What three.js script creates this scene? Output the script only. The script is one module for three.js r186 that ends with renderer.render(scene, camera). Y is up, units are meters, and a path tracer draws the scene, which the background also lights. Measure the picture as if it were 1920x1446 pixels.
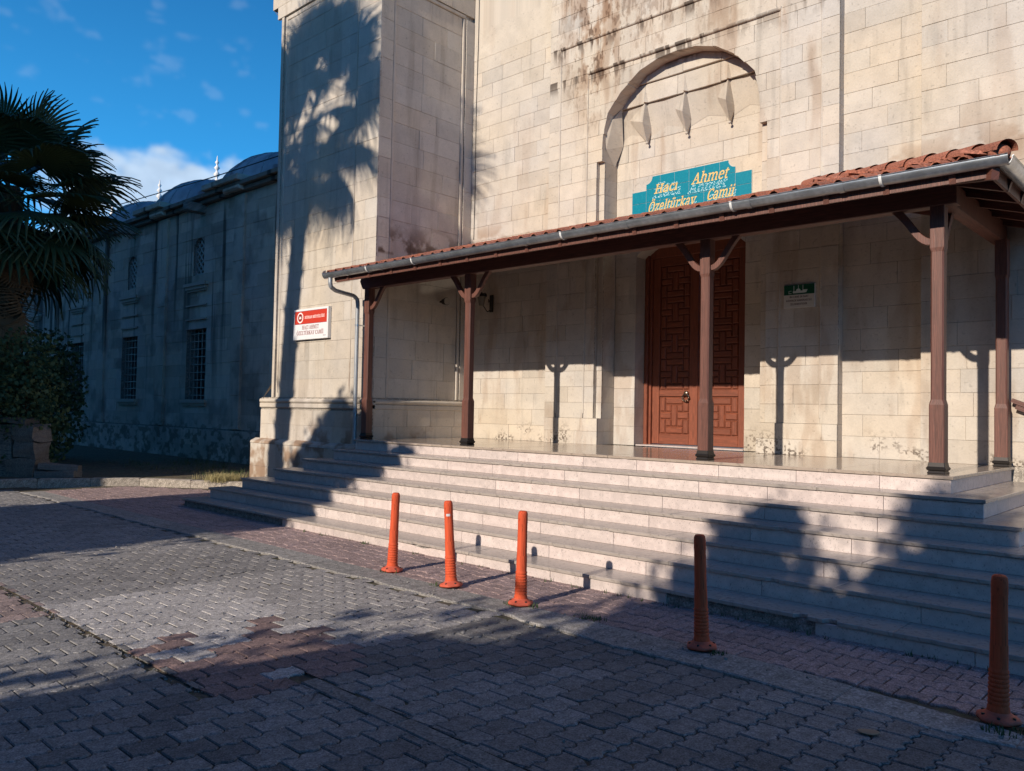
import * as THREE from 'three';
import { mergeGeometries } from 'three/addons/utils/BufferGeometryUtils.js';

// ---------------------------------------------------------------- camera, sky, sun, exposure
const scene = new THREE.Scene();
const renderer = new THREE.WebGLRenderer({ antialias: true });
renderer.toneMapping = THREE.LinearToneMapping;
renderer.toneMappingExposure = 1.0;
renderer.shadowMap.enabled = true;
const CAM = new THREE.Vector3(6.9, 1.61, 10.85);
const camera = new THREE.PerspectiveCamera(2 * Math.atan(723 / 1519.29) * 180 / Math.PI, 1920 / 1446, 0.1, 900);
{
  const yaw = 0.746763879, pitch = 0.0319747208, roll = 0.0190484108;
  const f = new THREE.Vector3(-Math.sin(yaw) * Math.cos(pitch), Math.sin(pitch), -Math.cos(yaw) * Math.cos(pitch));
  const r0 = f.clone().cross(new THREE.Vector3(0, 1, 0)).normalize(), u0 = r0.clone().cross(f);
  const R = r0.clone().multiplyScalar(Math.cos(roll)).addScaledVector(u0, Math.sin(roll));
  const U = u0.clone().multiplyScalar(Math.cos(roll)).addScaledVector(r0, -Math.sin(roll));
  camera.position.copy(CAM);
  camera.quaternion.setFromRotationMatrix(new THREE.Matrix4().makeBasis(R, U, f.clone().negate()));
}
scene.add(camera);
const SUN = new THREE.Vector3(0.05, 0.46, 1).normalize();           // towards the sun
const sun = new THREE.DirectionalLight(new THREE.Color().setRGB(1.0, 0.895, 0.765), 5.0);
sun.position.copy(SUN).multiplyScalar(60); sun.target.position.set(0, 2, 3);
sun.castShadow = true; sun.shadow.mapSize.set(4096, 4096);
Object.assign(sun.shadow.camera, { left: -30, right: 20, top: 25, bottom: -15, near: 1, far: 140 });
scene.add(sun, sun.target);

// ---------------------------------------------------------------- noise
function rng(seed) { let s = seed | 0; return () => { s = (s + 0x6d2b79f5) | 0; let t = Math.imul(s ^ (s >>> 15), 1 | s); t = (t + Math.imul(t ^ (t >>> 7), 61 | t)) ^ t; return ((t ^ (t >>> 14)) >>> 0) / 4294967296; }; }
function h2(x, y) { let n = Math.imul(x, 374761393) + Math.imul(y, 668265263); n = Math.imul(n ^ (n >>> 13), 1274126177); return ((n ^ (n >>> 16)) >>> 0) / 4294967296; }
function vn(x, y) { const xi = Math.floor(x), yi = Math.floor(y); let fx = x - xi, fy = y - yi; fx = fx * fx * (3 - 2 * fx); fy = fy * fy * (3 - 2 * fy); const a = h2(xi, yi), b = h2(xi + 1, yi), c = h2(xi, yi + 1), d = h2(xi + 1, yi + 1); return a + (b - a) * fx + (c - a) * fy + (a - b - c + d) * fx * fy; }
function fbm(x, y, o = 4) { let s = 0, a = 0.5, t = 0; for (let i = 0; i < o; i++) { s += a * vn(x, y); t += a; x = x * 2.03 + 17.1; y = y * 2.03 + 9.7; a *= 0.5; } return s / t; }
const cl = (x, a = 0, b = 1) => Math.max(a, Math.min(b, x));
const ss = (a, b, x) => { const t = cl((x - a) / (b - a)); return t * t * (3 - 2 * t); };
const lerp = (a, b, t) => a + (b - a) * t;

// ---------------------------------------------------------------- sky (air and scattered clouds)
{
  const W = 2048, H = 1024, px = new Float32Array(W * H * 4);
  for (let j = 0; j < H; j++) {
    const el = ((j + 0.5) / H - 0.5) * Math.PI, y = Math.sin(el), ce = Math.cos(el);
    for (let i = 0; i < W; i++) {
      const a = ((i + 0.5) / W - 0.5) * 2 * Math.PI, x = Math.cos(a) * ce, z = Math.sin(a) * ce;
      const k = Math.pow(1 - cl(y), 2.9), s = Math.max(0, x * SUN.x + y * SUN.y + z * SUN.z);
      let r = lerp(0.006, 0.10, k), g = lerp(0.060, 0.82, k), b = lerp(0.25, 1.75, k);
      const glow = 0.16 * Math.pow(s, 6);
      r += glow * 0.95; g += glow * 0.85; b += glow * 0.75;
      if (y > 0.01) {
        const q = 1 / (y + 0.22), cx = x * q, cz = z * q;
        let c = fbm(cx * 2.6 + 3.7, cz * 2.6 + 8.2, 6);
        // a bank of cumulus low over the courtyard, wisps above
        const az = Math.atan2(-x, -z) * 180 / Math.PI, ed = el * 180 / Math.PI;
        const bank = Math.exp(-Math.pow((az - 66.5) / 9.5, 4) - Math.pow((ed - 12.6) / 4.6, 4)) * 0.50;
        const low = ss(3, 9, ed) * (1 - ss(16, 22, ed)) * 0.05;
        const puff = fbm(az * 0.42 + 11, ed * 0.75 + 4, 5) * 0.30 + 0.35 * fbm(az * 1.3, ed * 2.1, 4);
        c = c * 0.30 + puff * 0.60 + bank + low - 0.06;
        let d = ss(0.62, 0.80, c);
        const wisp = ss(0.70, 0.84, fbm(az * 0.55 + 40, ed * 1.3 + 9, 5) + 0.10 * vn(az * 2.2, ed * 4)) * 0.12 * ss(14, 18, ed);
        d = Math.max(d, wisp);
        const sh = 0.55 + 0.45 * fbm(az * 0.9 + 5, ed * 1.4, 4);
        r = lerp(r, 0.70 * sh + 0.05, d * 0.85); g = lerp(g, 0.86 * sh + 0.06, d * 0.85); b = lerp(b, 1.02 * sh + 0.10, d * 0.85);
      }
      const o = (j * W + i) * 4; px[o] = r; px[o + 1] = g; px[o + 2] = b; px[o + 3] = 1;
    }
  }
  const t = new THREE.DataTexture(px, W, H, THREE.RGBAFormat, THREE.FloatType);
  t.mapping = THREE.EquirectangularReflectionMapping; t.magFilter = THREE.LinearFilter; t.needsUpdate = true;
  scene.background = t; scene.environment = t;
}

// ---------------------------------------------------------------- textures
function tex(w, h, fn, srgb = true, repeat = false) {
  const d = new Uint8Array(w * h * 4);
  for (let j = 0; j < h; j++) for (let i = 0; i < w; i++) {
    const c = fn(i / w, j / h), o = (j * w + i) * 4;
    d[o] = cl(c[0]) * 255; d[o + 1] = cl(c[1]) * 255; d[o + 2] = cl(c[2]) * 255; d[o + 3] = 255;
  }
  const t = new THREE.DataTexture(d, w, h); t.magFilter = THREE.LinearFilter; t.minFilter = THREE.LinearMipmapLinearFilter; t.generateMipmaps = true;
  if (srgb) t.colorSpace = THREE.SRGBColorSpace;
  if (repeat) t.wrapS = t.wrapT = THREE.RepeatWrapping;
  t.needsUpdate = true; return t;
}
const tiled = (t, x, y) => { const c = t.clone(); c.repeat.set(x, y); c.wrapS = c.wrapT = THREE.RepeatWrapping; c.needsUpdate = true; return c; };
// mirrored coordinates make a texture that repeats without a seam
const fold = (u) => 1 - Math.abs(2 * (u - Math.floor(u)) - 1);
const stoneBump = tex(512, 512, (u, v) => { const x = fold(u) * 14, y = fold(v) * 14; let n = 0.55 + 0.35 * (fbm(x * 3, y * 3, 5) - 0.5); const p = vn(x * 6 + 50, y * 6); if (p > 0.80) n -= (p - 0.80) * 2.2; return [n, n, n]; }, false, true);
const grainBump = tex(512, 512, (u, v) => { const x = fold(u) * 36, y = fold(v) * 36; const n = 0.5 + 0.5 * (fbm(x, y, 3) - 0.5) + 0.25 * (h2(u * 512, v * 512) - 0.5); return [n, n, n]; }, false, true);
function wallTex(w, h, x0, x1, y0, y1, fn) {
  const t = tex(w, h, (u, v) => {
    const x = lerp(x0, x1, u), y = lerp(y0, y1, v);
    let b = 0.955 + 0.10 * (fbm(x * 1.3 + 3, y * 1.3, 4) - 0.5) + 0.08 * (fbm(x * 7, y * 7, 4) - 0.5) + 0.045 * (vn(x * 90, y * 90) - 0.5);
    b -= 0.07 * ss(0.60, 0.85, fbm(x * 9 + 31, y * 1.1 + 4, 4));                    // faint rain streaks in the stone
    const pit = vn(x * 38 + 7, y * 38); if (pit > 0.86) b -= (pit - 0.86) * 0.9;
    const warm = fbm(x * 0.8 + 90, y * 0.8, 3) - 0.5;
    const c = [b * (1 + 0.04 * warm), b, b * (1 - 0.09 * warm)];
    if (fn) fn(x, y, c); return c;
  });
  t.uvOf = (x, y) => [(x - x0) / (x1 - x0), (y - y0) / (y1 - y0)];
  return t;
}
const stain = (c, k, t) => { for (let i = 0; i < 3; i++) c[i] = lerp(c[i], t[i], cl(k)); };
const LICHEN = [0.22, 0.18, 0.16], SOOT = [0.40, 0.32, 0.27], BROWN = [0.56, 0.40, 0.29];
const baseSpecks = (x, y, c, y0) => { const k = ss(0.42, 0.0, y - y0) * ss(0.46, 0.66, fbm(x * 2.1 + 12, y * 3, 3)); stain(c, k * ss(0.52, 0.66, fbm(x * 34, y * 34, 4)) * 0.6, LICHEN); };
const portalTex = wallTex(1400, 2048, -2.4, 3.0, 1.0, 9.0, (x, y, c) => {
  // black weathering runs on the upper part of the portal, heaviest at its left shoulder
  const run = fbm(x * 7.5, y * 0.9 + 3, 5), blot = fbm(x * 6 + 20, y * 4, 5), fine = fbm(x * 30, y * 11, 4);
  const hot = Math.exp(-Math.pow((x + 1.25) / 0.50, 2)) * ss(5.9, 7.6, y) + 0.25 * Math.exp(-Math.pow((x - 0.1) / 1.3, 2)) * ss(7.1, 7.5, y) + 0.12 * ss(7.2, 8, y);
  stain(c, hot * ss(0.50, 0.66, run * 0.55 + blot * 0.5 + 0.05) * 0.45, BROWN);
  stain(c, hot * ss(0.56, 0.64, fine * 0.55 + blot * 0.48) * 0.55, SOOT);
  for (const l of [7.33, 7.9]) { const d = l - y; if (d > -0.02 && d < 0.30) stain(c, ss(0.30, 0, d) * ss(0.45, 0.62, fbm(x * 12, y * 2.6, 4)) * 0.6 * (x < 0.8 ? 1 : 0.45), LICHEN); }
  stain(c, 0.25 * ss(0.55, 0.75, fbm(x * 4 + 9, y * 0.7, 4)) * ss(4.6, 6.5, y), BROWN);
  const under = ss(4.5, 4.1, y);
  stain(c, under * 0.16 * ss(0.52, 0.7, fbm(x * 5 + 3, y * 1.4, 4)), BROWN);
  baseSpecks(x, y, c, 1.1);
});
const hallTex = wallTex(2048, 1536, -4.5, 9.5, 1.0, 9.0, (x, y, c) => {
  baseSpecks(x, y, c, 1.1);
  stain(c, 0.30 * ss(0.45, 0, Math.abs(y - 4.82)) * ss(0.45, 0.65, fbm(x * 3, y * 4, 4)), BROWN);
  stain(c, 0.10 * ss(0.58, 0.75, fbm(x * 3 + 40, y * 0.6, 4)), BROWN);
  stain(c, ss(4.6, 4.2, y) * 0.14 * ss(0.52, 0.7, fbm(x * 4, y * 1.1, 4)), BROWN);
});
const towerTex = wallTex(1536, 2048, -8.4, -1.8, 0, 11, (x, y, c) => {   // the side face is laid out to the right of the front face
  stain(c, 0.14 * ss(0.56, 0.74, fbm(x * 5, y * 0.5, 4)), [0.50, 0.46, 0.42]);
  if (x > -4.3) { stain(c, 0.8 * ss(0.75, 0, y - 4.35) * ss(4.3, 4.36, y) * ss(0.40, 0.62, fbm(x * 4, y * 4, 5)), SOOT); }
  stain(c, 0.5 * ss(1.5, 0.9, y) * ss(0.5, 0.7, fbm(x * 3, y * 3, 4)), BROWN);
});
const courtTex = wallTex(2048, 1024, -32, -7, 0, 8, (x, y, c) => {
  const col = fbm(x * 3.2, y * 0.16 + 5, 4); stain(c, 0.6 * ss(0.58, 0.72, col) * ss(2.5, 6.8, y + 2.2 * fbm(x * 2.2, 1, 2)), [0.12, 0.12, 0.13]);
  stain(c, 0.35 * ss(0.5, 0.7, fbm(x * 1.4, y * 1.4, 4)), [0.5, 0.5, 0.5]);
  stain(c, 0.5 * ss(1.4, 0.8, y) * ss(0.45, 0.65, fbm(x * 5, y * 7, 5)), [0.36, 0.36, 0.33]);
});
const marbleTex = tex(1024, 1024, (u, v) => { const x = fold(u) * 12, y = fold(v) * 12; let b = 0.88 + 0.14 * (fbm(x * 1.2, y * 1.2, 5) - 0.5) + 0.05 * (vn(x * 40, y * 40) - 0.5); const s = fbm(x * 6 + 9, y * 5, 4); b -= 0.16 * ss(0.66, 0.78, s); const p = vn(x * 14 + 3, y * 11); if (p > 0.9) b -= (p - 0.9) * 3.2; return [b, b * 0.985, b * 0.975]; }, true, true);
const treadTex = tex(1024, 1024, (u, v) => { const x = fold(u) * 10, y = fold(v) * 10; let b = 0.84 + 0.12 * (fbm(x * 1.5, y * 4, 5) - 0.5) + 0.03 * (vn(x * 50, y * 50) - 0.5); b -= 0.10 * ss(0.6, 0.75, fbm(x * 3 + 9, y * 2, 4)); return [b, b * 0.98, b * 0.955]; }, true, true);
const concreteTex = tex(1024, 1024, (u, v) => { const x = fold(u) * 10, y = fold(v) * 10; let b = 0.80 + 0.22 * (fbm(x * 0.8, y * 0.8, 4) - 0.5) + 0.28 * (vn(x * 4.2, y * 4.2) - 0.5) + 0.22 * (vn(x * 9 + 5, y * 9) - 0.5) + 0.14 * (vn(x * 30, y * 30) - 0.5); const p = vn(x * 3.6 + 40, y * 3.6); if (p > 0.84) b += (p - 0.84) * 2.4; const q = vn(x * 4.5 + 80, y * 4.5); if (q < 0.14) b -= (0.14 - q) * 3; return [b, b, b]; }, true, true);
const woodTex = tex(512, 1024, (u, v) => { const x = fold(u) * 8, y = fold(v) * 8; const g = fbm(x * 16, y * 0.7, 4), r = fbm(x * 50, y * 1.6, 3); let b = 0.80 + 0.42 * (g - 0.5) + 0.25 * (r - 0.5); const w = ss(0.62, 0.75, fbm(x * 9 + 5, y * 1.5 + 2, 4)); return [b + 0.10 * w, b + 0.08 * w, b + 0.07 * w]; }, true, true);
const clayTex = tex(512, 512, (u, v) => { const x = fold(u) * 8, y = fold(v) * 8; let b = 0.80 + 0.4 * (fbm(x * 2, y * 2, 5) - 0.5) + 0.08 * (vn(x * 40, y * 40) - 0.5); const m = ss(0.55, 0.7, fbm(x * 3 + 8, y * 3, 4)); return [lerp(b, 0.42, m * 0.6), lerp(b, 0.38, m * 0.6), lerp(b, 0.36, m * 0.6)]; }, true, true);
const zincTex = tex(512, 256, (u, v) => { const x = fold(u) * 20, y = fold(v) * 4; let b = 0.82 + 0.25 * (fbm(x * 0.8, y * 2, 5) - 0.5) + 0.06 * (vn(x * 30, y * 30) - 0.5); return [b, b, b]; }, true, true);
const soilTex = tex(1024, 1024, (u, v) => { const x = fold(u) * 16, y = fold(v) * 16; let b = 0.62 + 0.5 * (fbm(x * 2, y * 2, 5) - 0.5) + 0.3 * (vn(x * 22, y * 22) - 0.5); const g = ss(0.5, 0.65, fbm(x * 1.2 + 7, y * 1.2, 4)); return [b, lerp(b * 0.92, b * 1.02, g), b * 0.8]; }, true, true);
const leadTex = tex(512, 512, (u, v) => { const x = u * 30, y = v * 10; let b = 0.74 + 0.35 * (fbm(x, y * 0.5, 4) - 0.5); const m = ss(0.56, 0.7, fbm(x * 0.7 + 8, y * 0.8, 4)); return [lerp(b, 0.55, m * 0.6), lerp(b, 0.42, m * 0.6), lerp(b, 0.38, m * 0.6)]; });

// ---------------------------------------------------------------- materials
const rgb = (r, g, b) => new THREE.Color().setRGB(r, g, b);
const mat = (o) => new THREE.MeshStandardMaterial({ roughness: 0.9, metalness: 0, ...o });
const STONE = rgb(0.60, 0.528, 0.443);
const wallMat = (map, rx, ry) => mat({ color: STONE, map, vertexColors: true, roughness: 0.92, bumpMap: tiled(stoneBump, rx, ry), bumpScale: 0.003 });
const M = {
  portal: wallMat(portalTex, 5.4 / 1.2, 8 / 1.2), hall: wallMat(hallTex, 14 / 1.2, 8 / 1.2), tower: wallMat(towerTex, 6.6 / 1.2, 11 / 1.2), court: wallMat(courtTex, 25 / 1.2, 8 / 1.2),
  mortar: mat({ color: rgb(0.56, 0.49, 0.41), map: concreteTex }),
  courtMortar: mat({ color: rgb(0.36, 0.34, 0.31), map: concreteTex }),
  riser: mat({ color: rgb(0.78, 0.69, 0.66), map: marbleTex, vertexColors: true, roughness: 0.45, bumpMap: stoneBump, bumpScale: 0.0015 }),
  tread: mat({ color: rgb(0.56, 0.505, 0.47), map: treadTex, vertexColors: true, roughness: 0.24 }),
  floor: mat({ color: rgb(0.58, 0.49, 0.42), map: treadTex, vertexColors: true, roughness: 0.14 }),
  concrete: mat({ color: rgb(0.42, 0.39, 0.36), map: concreteTex, vertexColors: true, roughness: 0.95, bumpMap: grainBump, bumpScale: 0.004 }),
  paver: mat({ color: rgb(0.61, 0.575, 0.555), map: concreteTex, vertexColors: true, roughness: 0.88, bumpMap: grainBump, bumpScale: 0.003 }),
  sand: mat({ color: rgb(0.24, 0.215, 0.19), map: soilTex, roughness: 1 }),
  soil: mat({ color: rgb(0.30, 0.265, 0.21), map: soilTex, roughness: 1, bumpMap: grainBump, bumpScale: 0.02 }),
  wood: mat({ color: rgb(0.205, 0.078, 0.054), map: woodTex, roughness: 0.55, bumpMap: woodTex, bumpScale: 0.0015 }),
  door: mat({ color: rgb(0.32, 0.088, 0.042), map: woodTex, vertexColors: true, roughness: 0.5, bumpMap: woodTex, bumpScale: 0.001 }),
  clay: mat({ color: rgb(0.60, 0.215, 0.13), map: clayTex, vertexColors: true, roughness: 0.88, bumpMap: grainBump, bumpScale: 0.002 }),
  zinc: mat({ color: rgb(0.68, 0.72, 0.76), map: zincTex, roughness: 0.30, metalness: 0.8 }),
  pipe: mat({ color: rgb(0.58, 0.60, 0.62), map: zincTex, roughness: 0.42, metalness: 0.35 }),
  iron: mat({ color: rgb(0.035, 0.03, 0.028), roughness: 0.45, metalness: 0.6 }),
  grille: mat({ color: rgb(0.34, 0.33, 0.31), roughness: 0.6, metalness: 0.2 }),
  brass: mat({ color: rgb(0.30, 0.22, 0.16), roughness: 0.3, metalness: 0.9 }),
  orange: new THREE.MeshPhysicalMaterial({ color: rgb(0.80, 0.12, 0.045), roughness: 0.7, specularIntensity: 0.35, map: clayTexSoft() }),
  orangeBase: mat({ color: rgb(0.74, 0.13, 0.065), roughness: 0.7, map: clayTexSoft() }),
  glass: new THREE.MeshPhysicalMaterial({ color: rgb(0.9, 0.93, 0.95), roughness: 0.06, transmission: 1, thickness: 0 }),
  pane: mat({ color: rgb(0.09, 0.10, 0.11), roughness: 0.08 }),
  lead: mat({ color: rgb(0.62, 0.66, 0.69), map: leadTex, roughness: 0.6, metalness: 0.15 }),
  white: mat({ color: rgb(0.78, 0.77, 0.75), roughness: 0.5 }),
  palmLeaf: new THREE.MeshPhysicalMaterial({ color: rgb(0.032, 0.06, 0.022), roughness: 0.55, side: THREE.DoubleSide }),
  palmDead: mat({ color: rgb(0.13, 0.09, 0.05), roughness: 0.9, side: THREE.DoubleSide }),
  bark: mat({ color: rgb(0.16, 0.12, 0.09), map: soilTex, roughness: 1, bumpMap: grainBump, bumpScale: 0.02 }),
  leaf: mat({ color: rgb(0.05, 0.085, 0.03), roughness: 0.7, side: THREE.DoubleSide }),
  dryGrass: mat({ color: rgb(0.36, 0.30, 0.14), roughness: 0.9, side: THREE.DoubleSide }),
  weed: mat({ color: rgb(0.06, 0.09, 0.03), roughness: 0.9, side: THREE.DoubleSide }),
  render: mat({ color: rgb(0.42, 0.40, 0.37), map: concreteTex }),
};
function clayTexSoft() { return tex(256, 256, (u, v) => { const x = fold(u) * 8, y = fold(v) * 8; let b = 0.90 + 0.16 * (fbm(x * 2, y * 2, 4) - 0.5); const m = ss(0.64, 0.74, fbm(x * 4 + 8, y * 5, 4)); return [lerp(b, 0.55, m * 0.6), lerp(b, 0.6, m * 0.6), lerp(b, 0.6, m * 0.6)]; }, true, true); }

// ---------------------------------------------------------------- helpers
const taken = {};
function numbered(n) { const k = taken[n] = (taken[n] ?? -1) + 1; return k ? n + '_' + String(k).padStart(3, '0') : n; }
function add(name, geo, m, parent) { const o = new THREE.Mesh(geo, m); o.name = parent ? name : numbered(name); o.castShadow = o.receiveShadow = true; (parent ?? scene).add(o); return o; }
function thing(name, label, category, pos = [0, 0, 0], group) { const o = new THREE.Group(); o.name = numbered(name); o.position.set(...pos); o.userData = { label, category }; if (group) o.userData.group = group; scene.add(o); return o; }
function tag(o, label, category, group) { o.userData = { label, category }; if (group) o.userData.group = group; return o; }
function structure(o) { o.userData.kind = 'structure'; return o; }
const V = (x, y, z) => new THREE.Vector3(x, y, z);
const FRONT = (z) => ({ o: V(0, 0, z), u: V(1, 0, 0), v: V(0, 1, 0), n: V(0, 0, 1) });
const FLAT = (y) => ({ o: V(0, y, 0), u: V(1, 0, 0), v: V(0, 0, -1), n: V(0, 1, 0) });
const EAST = (x) => ({ o: V(x, 0, 0), u: V(0, 0, -1), v: V(0, 1, 0), n: V(1, 0, 0) });
// a piece with a given outline, chamfered round its face and d deep
function piece(pts, F, { d = 0.03, c = 0.004, tone = [1, 1, 1], uv = (u, v) => [u, v], open = false } = {}) {
  let A = 0; const n = pts.length; for (let i = 0; i < n; i++) { const p = pts[i], q = pts[(i + 1) % n]; A += p[0] * q[1] - q[0] * p[1]; }
  if (A < 0) pts = pts.slice().reverse();
  const ins = pts.map((p, i) => {
    const a = pts[(i + n - 1) % n], b = pts[(i + 1) % n];
    let e1 = [p[0] - a[0], p[1] - a[1]], e2 = [b[0] - p[0], b[1] - p[1]]; const l1 = Math.hypot(...e1) || 1, l2 = Math.hypot(...e2) || 1;
    const m = [-(e1[1] / l1 + e2[1] / l2), e1[0] / l1 + e2[0] / l2], k = Math.hypot(...m) || 1, cs = Math.max(0.5, k / 2);
    return [p[0] + m[0] / k * c / cs, p[1] + m[1] / k * c / cs];
  });
  const pos = [], uvs = [], col = [];
  const put = (p, w) => { pos.push(F.o.x + F.u.x * p[0] + F.v.x * p[1] + F.n.x * w, F.o.y + F.u.y * p[0] + F.v.y * p[1] + F.n.y * w, F.o.z + F.u.z * p[0] + F.v.z * p[1] + F.n.z * w); const t = uv(p[0] + w * 0.6, p[1] + w * 0.8); uvs.push(t[0], t[1]); col.push(...tone); };
  const v2 = ins.map((p) => new THREE.Vector2(...p));
  for (const [a, b, e] of THREE.ShapeUtils.triangulateShape(v2, [])) { put(ins[a], 0); put(ins[b], 0); put(ins[e], 0); }
  for (let i = 0; i < n; i++) {
    const k = (i + 1) % n;
    put(ins[i], 0); put(pts[i], -c); put(pts[k], -c); put(ins[i], 0); put(pts[k], -c); put(ins[k], 0);
    if (!open) { put(pts[i], -c); put(pts[i], -d); put(pts[k], -d); put(pts[i], -c); put(pts[k], -d); put(pts[k], -c); }
  }
  const g = new THREE.BufferGeometry();
  g.setAttribute('position', new THREE.Float32BufferAttribute(pos, 3)); g.setAttribute('uv', new THREE.Float32BufferAttribute(uvs, 2)); g.setAttribute('color', new THREE.Float32BufferAttribute(col, 3));
  g.computeVertexNormals(); return g;
}
const rect = (u0, u1, v0, v1) => [[u0, v0], [u1, v0], [u1, v1], [u0, v1]];
function white(g) { const n = g.attributes.position.count; g.setAttribute('color', new THREE.Float32BufferAttribute(new Float32Array(n * 3).fill(1), 3)); return g; }
function box(x0, x1, y0, y1, z0, z1, s = 1) {
  const g = new THREE.BoxGeometry(x1 - x0, y1 - y0, z1 - z0).toNonIndexed(); g.translate((x0 + x1) / 2, (y0 + y1) / 2, (z0 + z1) / 2);
  const p = g.attributes.position, nn = g.attributes.normal, uv = g.attributes.uv;
  for (let i = 0; i < p.count; i++) { const ax = Math.abs(nn.getX(i)), ay = Math.abs(nn.getY(i)); const a = ax > 0.5 ? p.getZ(i) : p.getX(i), b = ay > 0.5 ? p.getZ(i) : p.getY(i); uv.setXY(i, a * s, b * s); }
  return white(g);
}
function plainMerge(list) { return mergeGeometries(list.map((g) => { let q = g.index ? g.toNonIndexed() : g; for (const k of Object.keys(q.attributes)) if (!['position', 'normal', 'uv', 'color'].includes(k)) q.deleteAttribute(k); if (!q.attributes.color) white(q); return q; })); }
function bar(a, b, w, h) { // a straight timber or bar from a to b
  const d = b.clone().sub(a), L = d.length(), g = new THREE.BoxGeometry(w, h, L), q = new THREE.Matrix4().lookAt(b, a, V(0, 1, 0));
  const uv = g.attributes.uv, p = g.attributes.position; for (let i = 0; i < p.count; i++) uv.setXY(i, (p.getX(i) + p.getY(i)) * 1.0, p.getZ(i) * 0.6);
  g.applyMatrix4(q); g.translate((a.x + b.x) / 2, (a.y + b.y) / 2, (a.z + b.z) / 2); return white(g);
}
function tube(points, r, seg = 24, rad = 8) { return white(new THREE.TubeGeometry(new THREE.CatmullRomCurve3(points, false, 'catmullrom', 0.1), seg, r, rad).toNonIndexed()); }
function lathe(prof, seg = 20) { return new THREE.LatheGeometry(prof.map(([r, y]) => new THREE.Vector2(r, y)), seg); }
function heights(keys, h) { const out = [keys[0]]; for (let i = 1; i < keys.length; i++) { const n = Math.max(1, Math.round((keys[i] - keys[i - 1]) / h)); for (let k = 1; k <= n; k++) out.push(lerp(keys[i - 1], keys[i], k / n)); } return out; }
const GAP = 0.0028;
// ashlar: lays courses of blocks between u0 and u1, leaving out the holes; each block is a mesh of its own
function ashlar(parent, m, F, spec) {
  const { u0, u1, rows, len = [0.42, 0.95], holes = [], seed = 1, uv, depth = 0.05, tone = 0.12, rough = 0.003, cut, max = 1e9, name = 'stone_block' } = spec;
  const R = rng(seed), list = [];
  if (!holes.length && !cut) add('mortar_bed', piece(rect(u0 + 0.001, u1 - 0.001, rows[0] + 0.001, rows[rows.length - 1] - 0.001), { ...F, o: F.o.clone().addScaledVector(F.n, -0.0045 - rough) }, { d: 0.02, c: 0.001, uv: (u, v) => [u * 0.5, v * 0.5] }), M.mortar, parent);
  for (let r = 0; r + 1 < rows.length; r++) {
    const v0 = rows[r], v1 = rows[r + 1]; let spans = [[u0, u1]];
    for (const [a, b, c, d] of holes) if (c < v1 - 0.01 && d > v0 + 0.01) spans = spans.flatMap(([s, e]) => (b <= s || a >= e ? [[s, e]] : [[s, a], [b, e]])).filter(([s, e]) => e - s > 0.02);
    for (const [s, e] of spans) {
      let x = s, first = true;
      while (x < e - 0.02) {
        let L = lerp(len[0], len[1], R()); if (first && r % 2) L *= 0.55; first = false;
        let x2 = x + L; if (e - x2 < len[0] * 0.5) x2 = e;
        const b = 1 + (R() - 0.5) * 2 * tone, w = (R() - 0.5) * 0.045, odd = R() < 0.10 ? 0.92 : 1;
        const t = [b * odd * (1 + w), b * odd, b * odd * (1 - w * 1.3)];
        const g2 = GAP / 2, pts = cut ? cut(x + g2, x2 - g2, v0 + g2, v1 - g2) : rect(x + g2, x2 - g2, v0 + g2, v1 - g2);
        const dw = (R() - 0.5) * 2 * rough, FF = { ...F, o: F.o.clone().addScaledVector(F.n, dw) };
        if (pts) list.push([piece(pts, FF, { d: depth, c: 0.003, tone: t, uv }), (x + x2) / 2, (v0 + v1) / 2]);
        x = x2;
      }
    }
  }
  if (list.length > max) {
    list.sort((p, q) => spec.far(p) - spec.far(q));
    const o = add('stone_courses', plainMerge(list.slice(max).map((l) => l[0])), m, parent); o.userData.kind = 'stuff'; list.length = max;
  }
  for (const [g] of list) add(name, g, m, parent);
}

// ================================================================ GROUND
structure(add('ground', (() => { const g = new THREE.CircleGeometry(420, 48); g.rotateX(-Math.PI / 2); g.translate(0, -0.05, 0); const p = g.attributes.position, uv = g.attributes.uv; for (let i = 0; i < p.count; i++) uv.setXY(i, p.getX(i) * 0.2, p.getZ(i) * 0.2); return g; })(), M.soil));
structure(add('road_bed', box(-40, 40, -0.20, -0.013, 5.7, 60, 0.6), M.sand));
structure(add('pavement_bed', box(-9.8, 12, -0.20, -0.011, 2.2, 5.699, 0.6), M.sand));

const frustumOf = () => { camera.updateMatrixWorld(); const c = camera.clone(); c.updateProjectionMatrix(); return (x, y, z) => { const p = V(x, y, z).project(c); return V(x, y, z).applyMatrix4(camera.matrixWorldInverse).z < 0 && Math.abs(p.x) < 1.05 && Math.abs(p.y) < 1.06; }; };
const inView = frustumOf();
function layPavers(parent, items, m, name) { // items: [outline, x, z, tone, lift]
  const near = items.filter((t) => inView(t.x, 0, t.z)).sort((a, b) => Math.hypot(a.x - CAM.x, a.z - CAM.z) - Math.hypot(b.x - CAM.x, b.z - CAM.z)).slice(0, 300);
  const set = new Set(near), rest = [];
  for (const t of items) {
    const F = { o: V(t.x, t.lift, t.z), u: V(1, t.tx, 0).normalize(), v: V(0, t.tz, -1).normalize(), n: V(-t.tx, 1, t.tz).normalize() };
    const ou = t.seed * 7.13, ov = t.seed * 3.71;
    const g = piece(t.pts, F, { d: 0.03, c: 0.006, tone: t.tone, uv: (u, v) => [u * 1.6 + ou, v * 1.6 + ov], open: !set.has(t) });
    if (set.has(t)) add(name, g, m, parent); else rest.push(g);
  }
  const o = add(name + '_field', plainMerge(rest), m, parent); o.userData.kind = 'stuff';
}
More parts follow.
